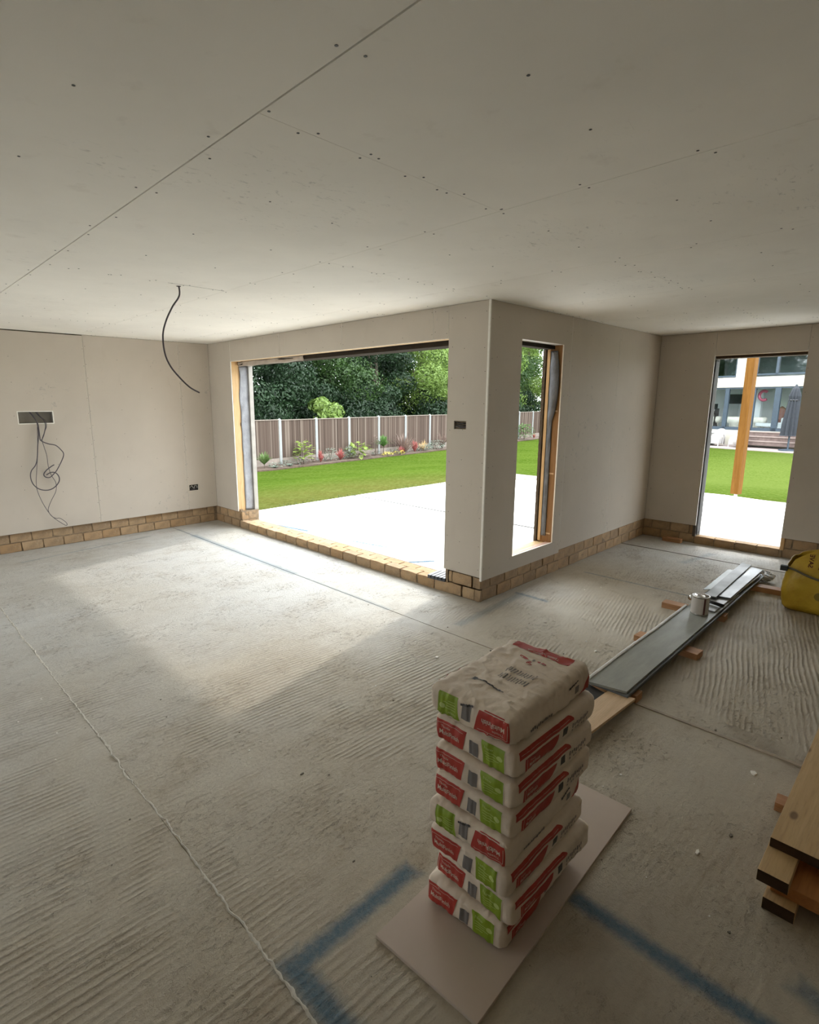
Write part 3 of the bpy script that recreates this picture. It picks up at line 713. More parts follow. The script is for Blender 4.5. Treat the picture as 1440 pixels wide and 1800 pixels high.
rr = random.Random(31)
for i in range(16):
    px_ = 10.2+i*.74+rr.uniform(-.2, .2); py_ = 17.55+(px_-10.4)*.0953-rr.uniform(.15, .7)
    leafy('groundcover_clump', (px_, py_, bz), rr.uniform(.35, .6), rr.uniform(.12, .28), 60, LM[rr.choice(['grey', 'bronze', 'palm', 'grey'])], 'low dusty groundcover clump in the soil along the fence foot', 'plant', leaf=.06, seed=40+i, group='groundcover clumps in the flower bed')

# ------------------------------------------------------------------ trees beyond the fence
def foliage_mesh(name, seed, mat, H=7.5, Rr=2.3, n=30000, leaf=.062, nb=26):
    rs = np.random.RandomState(seed)
    bl = []
    for i in range(nb):
        z = H*(.08+.9*rs.rand()); rad = Rr*(.35+.65*math.sin(math.pi*min(.95, .15+.75*z/H)))
        a = rs.rand()*6.283; d = rad*.75*math.sqrt(rs.rand()); bl.append((d*math.cos(a), d*math.sin(a), z, rad*(.32+.25*rs.rand())))
    bl = np.array(bl); pick = rs.randint(0, nb, n); B = bl[pick]
    d = rs.normal(size=(n, 3)); d /= np.linalg.norm(d, axis=1)[:, None]
    rr_ = B[:, 3:4]*(.72+.38*rs.rand(n, 1)); P = B[:, :3]+d*rr_*np.array([1, 1, .75])
    t1 = np.cross(d, rs.normal(size=(n, 3))); t1 /= np.linalg.norm(t1, axis=1)[:, None]
    t1[:, 2] -= .35; t1 /= np.linalg.norm(t1, axis=1)[:, None]
    nrm = d+.8*rs.normal(size=(n, 3)); t2 = np.cross(nrm, t1); t2 /= np.linalg.norm(t2, axis=1)[:, None]
    L = (leaf*(.6+.9*rs.rand(n, 1))); Wd = L*.42
    V = np.stack([P-t1*L, P+t2*Wd, P+t1*L, P-t2*Wd], 1).reshape(-1, 3).astype(np.float32)
    me = bpy.data.meshes.new(name); me.vertices.add(4*n); me.vertices.foreach_set('co', V.ravel())
    me.loops.add(4*n); me.loops.foreach_set('vertex_index', np.arange(4*n, dtype=np.int32))
    me.polygons.add(n); me.polygons.foreach_set('loop_start', np.arange(0, 4*n, 4, dtype=np.int32)); me.polygons.foreach_set('loop_total', np.full(n, 4, dtype=np.int32))
    me.materials.append(mat); me.update(calc_edges=True); return me
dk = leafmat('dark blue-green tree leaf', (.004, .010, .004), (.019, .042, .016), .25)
md = leafmat('mid green tree leaf', (.012, .030, .007), (.038, .075, .018), .3)
br = leafmat('bright yellow-green tree leaf', (.07, .125, .018), (.145, .21, .050), .35)
FM = {'dk': [foliage_mesh('crown', 1, dk), foliage_mesh('crown', 2, dk)], 'md': [foliage_mesh('crown', 3, md), foliage_mesh('crown', 4, md)], 'br': [foliage_mesh('crown', 5, br)],
      'bush': [foliage_mesh('crown', 6, br, 2.3, .9, 3600, .075, 9)]}
tm = MB().tube([(0, 0, -.2), (.05, 0, 2.5), (0, .1, 6.2)], .22, 8, 0, .05).tube([(.03, 0, 2), (.9, .3, 4)], .09, 6, 0, .03).tube([(.03, 0, 2.6), (-.8, -.3, 4.6)], .08, 6, 0, .03).mesh('trunk', plain('tree trunk', (.07, .055, .04), .95, nscale=5))
tl = [(8.2, 21.3, 'dk', 0, 1.0, 'leftmost dark tree beyond the fence, at the left jamb of the large opening'),
      (11.6, 21.8, 'dk', 1, 1.05, 'dark blue-green tree beyond the fence above the left-hand spiky plant'),
      (15.0, 22.0, 'dk', 0, 1.0, 'dark tree beyond the fence above the light green big-leaved shrub'),
      (18.2, 22.8, 'md', 0, 1.0, 'mid green tree behind the pale leafy bush above the fence'),
      (21.6, 22.9, 'dk', 1, 1.1, 'tall dark tree beyond the fence between the mid green and bright trees'),
      (25.0, 22.6, 'br', 0, 1.05, 'bright yellow-green tree beyond the fence, at the right of the large opening'),
      (28.8, 23.6, 'md', 1, 1.0, 'mid green tree mostly hidden by the plasterboard pier'),
      (33.0, 24.0, 'br', 0, 1.05, 'bright green tree filling the left of the narrow window'),
      (37.2, 24.2, 'md', 0, 1.0, 'mid green tree at the lower part of the narrow window'),
      (40.5, 25.0, 'br', 0, 1.15, 'bright green tree at the right of the narrow window'),
      (10.0, 25.6, 'dk', 1, 1.25, 'dark tree in the back row left of the large opening'),
      (14.2, 26.0, 'dk', 0, 1.3, 'back-row dark tree behind the left-hand trees'),
      (18.6, 26.8, 'dk', 1, 1.3, 'back-row dark tree behind the mid green tree'),
      (23.4, 27.2, 'dk', 0, 1.3, 'back-row dark tree behind the bright yellow-green tree'),
      (28.0, 27.8, 'md', 0, 1.3, 'back-row green tree at the right edge of the large opening'),
      (35.5, 28.5, 'md', 1, 1.35, 'back-row green tree behind those in the narrow window'), (43.5, 28.5, 'md', 0, 1.35, 'farthest green tree at the right of the narrow window'),
      (4.4, 21.6, 'dk', 1, 1.05, 'dark tree beyond the fence hidden by the left jamb of the large opening')]
rr = random.Random(9)
for i, (x, y, k, v, s_, lb) in enumerate(tl):
    e = empty('tree', (x, y, -.65), rr.uniform(0, 6.28), lb, 'tree', 'trees beyond the garden fence'); e.scale = (s_*1.12, s_*1.12, s_)
    inst('crown', FM[k][v % len(FM[k])], e); inst('trunk', tm, e)
e = empty('bush', (15.9, 19.6, -.6), 0, 'pale yellow-green bush leaning over the fence top in the large opening', 'bush')
inst('crown', FM['bush'][0], e, scale=(1.35, 1.35, 1.16)); MB().tube([(0, 0, -.1), (.05, 0, 1.6)], .04, 6, 0, .02).build('trunk', M['stem'], e)
# dark hedge bank closing the view under the crowns
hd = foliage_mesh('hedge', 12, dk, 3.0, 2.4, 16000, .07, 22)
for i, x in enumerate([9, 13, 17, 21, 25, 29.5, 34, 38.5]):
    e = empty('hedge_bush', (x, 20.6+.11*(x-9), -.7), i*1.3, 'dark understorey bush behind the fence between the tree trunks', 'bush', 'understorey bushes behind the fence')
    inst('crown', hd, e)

# ------------------------------------------------------------------ timber post on the patio
pz = empty('timber_post', (11.62, 2.66, 0), R(-14), 'orange-brown square timber post standing on a steel foot outside the doorway', 'post')
MB().box(-.068, .068, -.068, .068, .09, 3.3).build('shaft', M['post'], pz, bevel=.006)
MB().box(-.06, .06, -.06, .06, -.006, .004).box(-.02, .02, -.02, .02, .004, .09).build('steel_foot', plain('galvanised foot', (.5, .5, .5), .4, .8), pz)

# ------------------------------------------------------------------ neighbouring house
az = R(78); HP = (34.58, 6.85, 0)
cream = plain('cream render', (.40, .375, .31), .9, noise_amt=.03); wht = plain('white render', (.50, .51, .52), .9, noise_amt=.02)
frm = plain('blue-grey aluminium frame', (.03, .045, .062), .45)
def glassmat(name, tint, fac):
    t = NT(name); t.n.remove(t.b)
    a = t.node('ShaderNodeBsdfTransparent'); a.inputs[0].default_value = (*tint, 1)
    g = t.node('ShaderNodeBsdfGlossy'); g.inputs['Roughness'].default_value = .03
    m = t.node('ShaderNodeMixShader'); m.inputs[0].default_value = fac
    t.put(m.inputs[1], a.outputs[0]); t.put(m.inputs[2], g.outputs[0]); t.put(t.out.inputs[0], m.outputs[0]); return t.m
gl1 = glassmat('door glass', (.92, .95, .95), .06); gl2 = glassmat('upper window glass', (.65, .70, .70), .20)
H = empty('house', HP, az, 'cream rendered house with grey-framed folding doors across the lawn', 'house')
mb = MB(); dpt = -.35
for a, b, z0, z1 in [(-9, 9, 2.5, 3.02), (.94, 1.88, 3.02, 4.4), (-9, -3.4, -.7, 2.5), (3.7, 9, -.7, 2.5), (-9, 9, 4.4, 5.2), (-3.4, 3.7, -.7, .22), (3.8, 9, 3.02, 4.4), (-9, -3.2, 3.02, 4.4)]:
    mb.box(a, b, dpt, 0, z0, z1)
mb.build('front_wall', cream, H)
MB().box(-9, -8.7, -7, dpt, -.7, 5.2).box(8.7, 9, -7, dpt, -.7, 5.2).box(-9, 9, -7.2, -7, -.7, 5.2).build('outer_wall', cream, H)
MB().add([(-9.4, .4, 5.2), (9.4, .4, 5.2), (9.4, -3.6, 7.4), (-9.4, -3.6, 7.4), (9.4, -7.6, 5.2), (-9.4, -7.6, 5.2)], [(0, 1, 2, 3), (3, 2, 4, 5), (0, 3, 5), (1, 4, 2)]).build('roof', plain('grey roof tiles', (.12, .12, .13), .8), H)
room = plain('pale grey room', (.62, .63, .62), .9, noise_amt=.08, nscale=1)
MB().box(-3.4, 3.7, -4.6, -4.5, .2, 2.6).box(-3.5, -3.4, -4.6, dpt, .2, 2.6).box(3.7, 3.8, -4.6, dpt, .2, 2.6).box(-3.4, 3.7, -4.6, dpt, .12, .24).box(-3.4, 3.7, -4.6, dpt, 2.52, 2.6).build('ground_floor_room', room, H)
MB().box(-3.2, 3.8, -2.6, -2.5, 2.9, 4.5).box(-3.2, 3.8, -2.6, dpt, 2.96, 3.0).build('upper_room', room, H)
MB().add([(2.9, -1.4, 3.15), (1.95, -1.4, 3.62), (1.95, -1.4, 3.72), (2.9, -1.4, 3.25), (2.9, -1.5, 3.15), (1.95, -1.5, 3.62), (1.95, -1.5, 3.72), (2.9, -1.5, 3.25)], [(0, 1, 2, 3), (7, 6, 5, 4), (0, 4, 5, 1), (3, 2, 6, 7)]).build('stair_rail', wht, H)
def frame(name, a, b, z0, z1, muls, w=.07, bot=.07):
    mb = MB().box(a, b, -.16, -.06, z1-w, z1).box(a, b, -.16, -.04, z0, z0+bot).box(a, a+w, -.16, -.06, z0, z1).box(b-w, b, -.16, -.06, z0, z1)
    f = mb.build(name, frm, H)
    for m, mw_ in muls: MB().box(m-mw_/2, m+mw_/2, -.17, -.04, z0, z1).build('mullion', frm, f)
    return f
f1 = frame('folding_door_frame', -3.4, 3.7, .22, 2.5, [(2.25, .20), (.92, .20), (-.22, .26), (-1.7, .2)], .09, .17)
for a, b in [(2.35, 3.61), (1.02, 2.15), (-.09, .82), (-1.6, -.35), (-3.3, -1.8)]: MB().box(a, b, -.11, -.10, .39, 2.41).build('pane', gl1, f1)
f2 = frame('upper_window_frame', 1.88, 3.8, 3.05, 4.4, [], .08, .08); MB().box(1.96, 3.72, -.11, -.10, 3.13, 4.32).build('pane', gl2, f2)
f3 = frame('upper_window_frame', -3.2, .94, 3.10, 4.4, [(-.05, .12), (-1.9, .1)], .08, .08)
for a, b in [(.01, .86), (-1.85, -.11), (-3.12, -1.95)]: MB().box(a, b, -.11, -.10, 3.18, 4.32).build('pane', gl2, f3)
MB().box(-.35, -.33+.02, .0, .3, 3.95, 3.97).build('gable_trim', frm, H)
# curtain wall column inside
MB().box(.92, 1.2, -1.2, -1.0, .24, 2.3).build('column', wht, H)
def hobj(name, mb, mat, label, cat, smooth=False, bevel=0, group=None):
    o = mb.build(name, mat, None, smooth, bevel=bevel); o.location = HP; o.rotation_euler = (0, 0, az)
    return tag(o, label, cat, group)
wick = plain('off-white wicker', (.36, .34, .33), .8, noise_amt=.12, nscale=60, bump=.004); creamf = plain('cream fabric', (.62, .57, .50), .85); blk = plain('black gloss', (.012, .012, .014), .25)
def harm(name, u, w, label):
    e = empty(name, (0, 0, 0), 0, label, 'chair', 'wicker chairs on the far terrace')
    c, s_ = math.cos(az), math.sin(az); e.location = (HP[0]+u*c-w*s_, HP[1]+u*s_+w*c, -.60); e.rotation_euler = (0, 0, az); return e
def rattan(u, w, rz, label):
    e = harm('wicker_armchair', u, w, label); e.rotation_euler = (0, 0, az+rz)
    MB().box(-.30, .30, -.30, .30, .12, .42).build('seat', wick, e, bevel=.03)
    vs = []; n = 16
    mb = MB()
    for k in range(n+1):
        a = math.pi*k/n; x = .34*math.cos(a); y = .33*math.sin(a); hh = .62+.30*math.sin(a)**2
        fl_ = 1.0+.18*math.sin(a); vs += [(x, y, .12), (x*fl_, y*fl_, hh), (x*(fl_+.14), y*(fl_+.14), hh-.01), (x*1.1, y*1.1, .12)]
    mb.add(vs, [(4*i+j, 4*i+(j+1) % 4, 4*i+4+(j+1) % 4, 4*i+4+j) for i in range(n) for j in range(4)]+[(0, 1, 2, 3), (4*n+3, 4*n+2, 4*n+1, 4*n)])
    mb.build('backrest', wick, e, True)
    for sx in (-1, 1):
        for sy in (-1, 1): MB().box(sx*.28-.02, sx*.28+.02, sy*.27-.02, sy*.27+.02, 0, .13).build('leg', wick, e)
    MB().box(-.28, .28, -.26, .24, .42, .52).build('cushion', creamf, e, bevel=.03)
    return e
rattan(1.95, 1.1, R(175), 'white wicker armchair seen from behind, left of the timber post')
rattan(.80, 1.25, R(80), 'white wicker armchair turned sideways, just right of the timber post')
rattan(3.0, 1.7, R(150), 'white wicker armchair at the left jamb of the doorway')
tb = harm('terrace_table', 2.75, 1.0, 'white terrace table between the wicker chairs'); tb['category'] = 'table'; del tb['group']
MB().box(-.55, .45, -.45, .45, .68, .73).build('table_top', wht, tb, bevel=.01)
for sx in (-.4, .32): MB().box(sx-.04, sx+.04, -.3, .3, .04, .68).box(sx-.06, sx+.06, -.4, .4, 0, .04).build('leg', plain('charcoal leg', (.05, .05, .05), .6), tb)
for i, (u, col, lb) in enumerate([(3.35, creamf, 'cream barrel chair behind the left folding door'), (2.2, creamf, 'cream barrel chair behind the second folding door pane'), (.98, creamf, 'cream barrel chair partly hidden right of the timber post')]):
    hobj('barrel_chair', MB().lathe([(.05, .24), (.24, .26), (.27, .55), (.36, .58), (.40, .72), (.38, .88), (.30, .92), (.28, .70), (.02, .68)], (u, -1.1, 0), 20), col, lb, 'chair', True, group='cream barrel chairs indoors')
hobj('television', MB().box(2.3, 3.0, -1.9, -1.84, 1.62, 2.16), blk, 'black television on the wall behind the folding doors', 'television', bevel=.01)
hobj('shelf_unit', MB().box(3.1, 3.6, -1.1, -.7, 1.32, 1.36).box(3.1, 3.6, -1.1, -.7, 1.02, 1.07).box(3.15, 3.45, -1.0, -.8, 1.36, 1.62).box(3.25, 3.5, -1.0, -.8, 1.07, 1.2).box(3.1, 3.14, -1.1, -.7, .24, 1.36).box(3.56, 3.6, -1.1, -.7, .24, 1.36), blk, 'dark shelf unit behind the left folding door', 'shelf')
hobj('sofa', MB().box(-.95, .0, -1.4, -.6, .24, .66).box(-1.0, .0, -1.5, -1.3, .24, .9), wht, 'white sofa behind the right folding door', 'sofa', bevel=.05)
hobj('low_table', MB().box(.05, .85, -.9, -.5, .45, .62).box(.1, .15, -.8, -.6, .24, .45).box(.75, .8, -.8, -.6, .24, .45), wht, 'low white table behind the glass right of the timber post', 'table', bevel=.01)
hobj('potted_plant', MB().lathe([(.09, .24), (.13, .5), (.12, .5)], (.22, -1.8, 0), 12).lathe([(.05, .5), (.20, .8), (.26, 1.1), (.16, 1.4), (.02, 1.5)], (.22, -1.8, 0), 9), plain('russet dried flowers', (.20, .09, .07), .9), 'russet bunch of dried flowers in a pot behind the sofa', 'plant')
arc = [(.70+.22*math.cos(a), -.7, 2.06+.24*math.sin(a)) for a in [R(-130+26*k) for k in range(11)]]
pk = plain('shiny pink foil', (.50, .12, .18), .25, .3)
hobj('crescent_balloon', MB().tube(smoothpath(arc, 3), .075, 10), pk, 'pink crescent foil balloon hanging behind the glass', 'balloon', True)
hobj('pink_balloon', MB().lathe([(.01, -.20), (.10, -.14), (.15, 0), (.12, .12), (.02, .18)], (1.62, -.8, 1.72), 16).tube([(1.62, -.8, 1.52), (1.62, -.8, .9)], .004, 4), plain('shiny pink', (.62, .16, .33), .25), 'small round pink balloon beside the timber post', 'balloon', True)
# steps and terrace
tread = plain('brown tread', (.12, .085, .075), .9, noise_amt=.25, nscale=6); terr = plain('pink-grey terrace paving', (.26, .21, .195), .9, noise_amt=.1)
stp = empty('garden_steps', HP, az, 'brown timber-edged steps below the folding doors', 'steps')
for k, z in enumerate((.20, -.02, -.24)):
    MB().box(-4.5, 1.2, 0, .3+.3*k, z-.23, z-.045).build('riser', tread, stp); MB().box(-4.5, 1.22, 0, .33+.3*k, z-.045, z).build('tread', plain('pale tread', (.22, .17, .15), .9), stp)
te = tag(MB().box(-9, 9, 0, 2.4, -.9, -.60).build('terrace', terr), kind='structure'); te.location = HP; te.rotation_euler = (0, 0, az)
# parasol
pa = empty('parasol', (0, 0, 0), 0, 'closed charcoal parasol beside the right jamb of the doorway', 'parasol')
c, s_ = math.cos(az), math.sin(az); u, w = -1.62, 1.5; pa.scale = (1.35, 1.35, 1); pa.location = (HP[0]+u*c-w*s_, HP[1]+u*s_+w*c, -.6)
mb = MB(); vs = []; n = 20; prof = [(.26, .72), (.23, .75), (.22, 1.3), (.17, 2.0), (.13, 2.45), (.15, 2.6), (.10, 2.95), (.03, 3.1)]
for r_, z in prof:
    for k in range(n): a = 2*math.pi*k/n; q = r_*(1+(.28 if k % 2 else -.18)*(1 if z < 2.9 else .3)); vs.append((q*math.cos(a), q*math.sin(a), z))
mb.add(vs, [(i*n+k, i*n+(k+1) % n, (i+1)*n+(k+1) % n, (i+1)*n+k) for i in range(len(prof)-1) for k in range(n)]).build('canopy', plain('charcoal canvas', (.024, .027, .034), .85), pa)
MB().tube([(0, 0, .05), (0, 0, 3.15)], .03, 10).build('pole', frm, pa); MB().lathe([(.28, 0), (.28, .06), (.05, .09)], (0, 0, 0), 20).build('base', frm, pa)
MB().lathe([(.15, 2.38), (.16, 2.41), (.15, 2.44)], (0, 0, 0), 16).build('tie_strap', blk, pa)

# ------------------------------------------------------------------ indoor things
# plasterboard offcut under the bags
ob = MB().prism([(1.038, 1.110), (1.062, .712), (2.243, .753), (2.232, 1.150)], 0, .0125).build('board_offcut', [plain('pinkish board face', (.50, .42, .36), .85, noise_amt=.05, nscale=3)], None, bevel=.001)
tag(ob, 'rectangular plasterboard offcut lying under the stack of plaster bags', 'board')

# plaster bags -----------------------------------------------------------
BA, BBH, BC, BRD = .257, .157, .0535, .036
def bagdef(p, seed, wr):
    ext = (BA, BBH, BC); rad = (.026, .026, .019)
    q = Vector([max(-(e-r), min(e-r, c)) for c, e, r in zip(p, ext, rad)])
    dv = Vector([(a-b)/r for a, b, r in zip(p, q, rad)]); n = dv.normalized() if dv.length > 1e-9 else Vector((0, 0, 1))
    P = q+Vector([a*r for a, r in zip(n, rad)])
    fx, fy, fz_ = P.x/BA, P.y/BBH, P.z/BC
    P.x *= 1+.012*(1-fz_*fz_); P.y *= 1+.022*(1-fz_*fz_)*(1-.4*fx*fx)
    dr = .005*(abs(fx)**6)+.0035*(abs(fy)**6)
    P.z -= math.copysign(dr, P.z)*min(1, abs(fz_)*1.2)
    w = noise.noise((P.x*9+seed*3.1, P.y*11, P.z*16))*.0045+noise.noise((P.x*26, P.y*30+seed*5.7, P.z*34))*.0022
    # crimp near the ends and wrinkles
    rg = 1-min(1, abs(noise.noise((P.x*20+P.y*7+seed, P.y*8-P.x*4, P.z*8)))*5); rg2 = 1-min(1, abs(noise.noise((P.x*34+seed, P.y*26+9, P.z*14)))*4)
    w += wr*(.0055*rg*rg+.003*rg2*rg2-.0015)*(1 if abs(fz_) > .6 else .35)
    ed = max(0, abs(fx)-.82)/.18
    w += ed*.004*noise.noise((P.y*70, P.z*10, seed))
    return P+n*w, n
def facept(face, s, t):
    return {'-X': (-BA, -s, t), '+X': (BA, s, t), '-Y': (s, -BBH, t), '+Y': (-s, BBH, t), '+Z': (s, t, BC), '-Z': (s, -t, -BC)}[face]
def bagbase(seed, wr, mats):
    bm = bmesh.new()
    def gridf(face, a, b, na, nb):
        g_ = []
        for i in range(na+1):
            row = []
            for j in range(nb+1):
                p, n = bagdef(Vector(facept(face, -a+2*a*i/na, -b+2*b*j/nb)), seed, wr); row.append(bm.verts.new(p))
            g_.append(row)
        for i in range(na):
            for j in range(nb): bm.faces.new((g_[i][j], g_[i+1][j], g_[i+1][j+1], g_[i][j+1]))
    gridf('+Z', BA, BBH, 72, 44); gridf('-Z', BA, BBH, 72, 44); gridf('-Y', BA, BC, 72, 18); gridf('+Y', BA, BC, 72, 18)
    gridf('-X', BBH, BC, 44, 18); gridf('+X', BBH, BC, 44, 18)
    bmesh.ops.remove_doubles(bm, verts=bm.verts, dist=.0004)
    bmesh.ops.recalc_face_normals(bm, faces=bm.faces)
    for f in bm.faces: f.smooth = True
    me = bpy.data.meshes.new('sack'); bm.to_mesh(me); bm.free()
    for m in mats: me.materials.append(m)
    return me
def decal(name, parent, face, seed, wr, lo, hi, left, right, mat, off=.0011, n=26, m=10):
    """patch between t=lo..hi with left(t), right(t) edges in face units (metres)"""
    vs = []
    for j in range(m+1):
        f = j/m; t_ = lo+(hi-lo)*f
        l, r_ = left(f), right(f)
        for i in range(n+1):
            s_ = l+(r_-l)*i/n; p, nn = bagdef(Vector(facept(face, s_, t_)), seed, wr); vs.append(p+nn*off)
    fs = [(j*(n+1)+i, j*(n+1)+i+1, (j+1)*(n+1)+i+1, (j+1)*(n+1)+i) for j in range(m) for i in range(n)]
    return MB().add(vs, fs).build(name, mat, parent, True)
TXT = {}
def textmesh(s, size, bold=False):
    k = (s, size)
    if k not in TXT:
        cu = bpy.data.curves.new('t', 'FONT'); cu.body = s; cu.size = size; cu.align_x = 'LEFT'; cu.resolution_u = 3
        if bold: cu.offset = size*.012
        o = bpy.data.objects.new('t', cu); C.objects.link(o); dg = bpy.context.evaluated_depsgraph_get(); dg.update()
        me = bpy.data.meshes.new_from_object(o.evaluated_get(dg)); bm = bmesh.new(); bm.from_mesh(me); bmesh.ops.triangulate(bm, faces=bm.faces)
        TXT[k] = ([v.co.copy() for v in bm.verts], [tuple(v.index for v in f.verts) for f in bm.faces])
        bm.free(); bpy.data.objects.remove(o); bpy.data.meshes.remove(me); bpy.data.curves.remove(cu)
    return TXT[k]
def facetext(name, parent, face, seed, wr, txt, size, s0, t0, mat, rot=0, sx=1, off=.0022, bold=False):
    v, f = textmesh(txt, size, bold); c, sn = math.cos(rot), math.sin(rot); vs = []
    for p in v:
        x, y = p.x*sx, p.y
        P, n = bagdef(Vector(facept(face, s0+x*c-y*sn, t0+x*sn+y*c)), seed, wr); vs.append(P+n*off)
    return MB().add(vs, f).build(name, mat, parent)
t = NT('kraft bag paper'); n = t.noise(6, 4, .6)
c = t.mix(t.mr(n, .35, .7), (.66, .565, .465, 1), (.76, .665, .565, 1))
c = t.mix(t.math('MULTIPLY', t.mr(t.noise(22, 4, .7), .6, .8), .25), c, (.36, .28, .21, 1))
t.col(c); t.rough(.6); t.bump(t.noise(30, 4, .7, t.mapping((.5, 1.6, 1))), .5, .004); M['bag'] = t.m
def prt(name, c): return plain(name, c, .55, noise_amt=.10, nscale=12)
MR = prt('red print', (.40, .036, .024)); MR2 = prt('dark red print', (.36, .025, .02)); MG = prt('green print', (.22, .32, .014)); MW = prt('cream print', (.62, .54, .46))
MK = prt('black print', (.05, .045, .045)); MS = prt('grey print', (.17, .155, .15)); MGR = prt('yellowish print', (.45, .55, .18))
L0 = lambda a, b=None, p=1: (lambda f: a+((b if b is not None else a)-a)*f**p)
def plaster_bag(i, z, dx, dy, rz, flip, lab):
    wr = 1.0 if i == 7 else (.3 if not flip else .4); sd = i*1.7
    e = empty('plaster_bag', (1.535+dx, .932+dy, z+BC), R(rz), lab, 'bag', 'plaster bags in the stack')
    if flip: e.rotation_euler = (math.pi, 0, R(rz))
    inst('sack', bagbase(sd, wr, [M['bag']]), e)
    F = '-X'
    # left-hand short end: cream outline, red panel, white words, grey square, green panel
    rl_ = decal('red_label', e, F, sd, wr, -.040, .040, lambda f: -.153+.010*(1-f)**2+.004*f, lambda f: -.022-.016*(1-f)+0*f, MR)
    decal('label_outline', rl_, F, sd, wr, .029, .0305, L0(-.138), L0(-.035), MW, .0018, 20, 1)
    decal('label_outline', rl_, F, sd, wr, -.030, .030, L0(-.140), L0(-.1385), MW, .0018, 1, 10)
    decal('red_swoosh', e, F, sd, wr, -.0475, -.0435, L0(-.125, -.128), L0(-.056, -.052), MR2, .0012, 14, 2)
    facetext('label_text', rl_, F, sd, wr, 'Thistle', .014, -.126, .012, MW)
    facetext('label_text', rl_, F, sd, wr, 'MultiFinish', .026, -.130, -.014, MW, sx=.72, bold=True)
    decal('grey_square', e, F, sd, wr, -.036, .022, lambda f: -.012+.004*f, lambda f: .022+.004*f, MS)
    gl_ = decal('green_label', e, F, sd, wr, -.046, .044, lambda f: .034+.010*(1-f)**2+.004*math.sin(f*3), L0(.120), MG)
    decal('green_outline', gl_, F, sd, wr, -.046, .046, lambda f: .0315+.010*(1-f)**2+.004*math.sin(f*3), lambda f: .0335+.010*(1-f)**2+.004*math.sin(f*3), MW, .0012, 1, 10)
    decal('green_outline', gl_, F, sd, wr, -.046, .046, L0(.1205), L0(.1228), MW, .0012, 1, 10)
    facetext('label_text', gl_, F, sd, wr, 'New', .016, .048, .022, MGR, bold=True)
    for k, (a, b) in enumerate([(.050, .092), (.050, .086), (.052, .100), (.054, .080)]):
        decal('small_print', gl_, F, sd, wr, .010-.010*k, .0125-.010*k, L0(a), L0(b), MGR, .0018, 8, 1)
    mbv = []
    for k in range(14):
        P_, n_ = bagdef(Vector(facept(F, .103+.011*math.cos(k*6.283/14), .008+.010*math.sin(k*6.283/14))), sd, wr); mbv.append(P_+n_*.002)
    MB().add(mbv, [tuple(range(14))]).build('round_mark', MGR, gl_)
    # long side
    F = '-Y'
    rb_ = decal('red_band', e, F, sd, wr, .018, .046, L0(-.235), lambda f: .085-.03*f*f, MR, n=50)
    decal('band_outline', rb_, F, sd, wr, .031, .0325, L0(-.225), L0(.055), MW, .0018, 40, 1)
    rs_ = decal('red_label', e, F, sd, wr, -.044, .008, lambda f: -.205+.0*f, lambda f: -.055+.075*f*(2-f)*.6, MR, n=36)
    decal('label_outline', rs_, F, sd, wr, -.036, -.0348, L0(-.195), L0(-.055), MW, .0018, 30, 1)
    decal('label_outline', rs_, F, sd, wr, -.036, .006, L0(-.196), L0(-.1945), MW, .0018, 1, 8)
    facetext('label_text', rs_, F, sd, wr, 'Thistle', .010, -.180, -.009, MW); facetext('label_text', rs_, F, sd, wr, 'MultiFinish', .018, -.184, -.027, MW, sx=.8, bold=True)
    decal('grey_square', e, F, sd, wr, -.022, .010, L0(.018), L0(.048), MK)
    for k in range(9):
        x = .075+.013*k; decal('batch_stamp', e, F, sd, wr, -.012+.003*(k % 3), .006-.003*(k % 2), L0(x, x+.002), L0(x+.008, x+.009), MS, .0016, 3, 2)
        if k % 3 != 1: decal('batch_stamp', e, F, sd, wr, -.026, -.018, L0(x, x+.001), L0(x+.007, x+.008), MS, .0016, 3, 2)
    if flip:   # the side that faces the viewer when the bag lies upside down
        F = '+Y'
        decal('red_label', e, F, sd, wr, -.030, .044, lambda f: -.250+.0*f, lambda f: -.245+.075*f, MR, n=14)
        decal('label_outline', e, F, sd, wr, -.015, .036, lambda f: -.232, lambda f: -.230, MW, .0018, 1, 8)
        for k in range(12):
            x = .03+.011*k; decal('batch_stamp', e, F, sd, wr, .020+.002*(k % 3), .034-.002*(k % 2), L0(x), L0(x+.008), MS, .0016, 3, 2)
        decal('grey_square', e, F, sd, wr, -.005, .024, L0(-.160), L0(-.133), MS)
        for k in range(5):
            decal('trowel_mark', e, F, sd, wr, -.026+.002*k, -.020+.003*k, L0(-.155+.013*k), L0(-.141+.013*k), MK, .0016, 3, 2)
    if i == 7:  # printed side lying uppermost (local -Z after the flip)
        F = '-Z'
        tt = lambda f: 0
        decal('red_panel', e, F, sd, wr, -.112, .118, lambda f: .168+.012*f, lambda f: .224+.006*f, MR, n=14, m=40)
        facetext('label_text', e, F, sd, wr, 'Thistle MultiFinish', .018, .192, -.070, MW, rot=R(90), sx=.95)
        for (x, y, a, b, mt) in [(.118, .030, .008, .020, MR2), (.118, -.040, .008, .020, MR2), (.098, -.004, .006, .007, MR2), (.122, -.006, .008, .005, MS), (.078, -.012, .004, .014, MR2)]:
            vs_ = []
            for k in range(12):
                P_, n_ = bagdef(Vector(facept(F, x+a*math.cos(k*6.283/12)+.2*b*math.sin(k*6.283/12), y+b*math.sin(k*6.283/12))), sd, wr); vs_.append(P_+n_*.0016)
            MB().add(vs_, [tuple(range(12))]).build('round_mark', mt, e)
        for k in range(22):   # worn rows of small print and grey boxes
            decal('small_print', e, F, sd, wr, -.080+.010*(k % 11), -.076+.010*(k % 11), L0(-.015-.050*(k//11)-.002*(k % 3)), L0(.020-.050*(k//11)-.004*(k % 2)), MS, .0014, 6, 1)
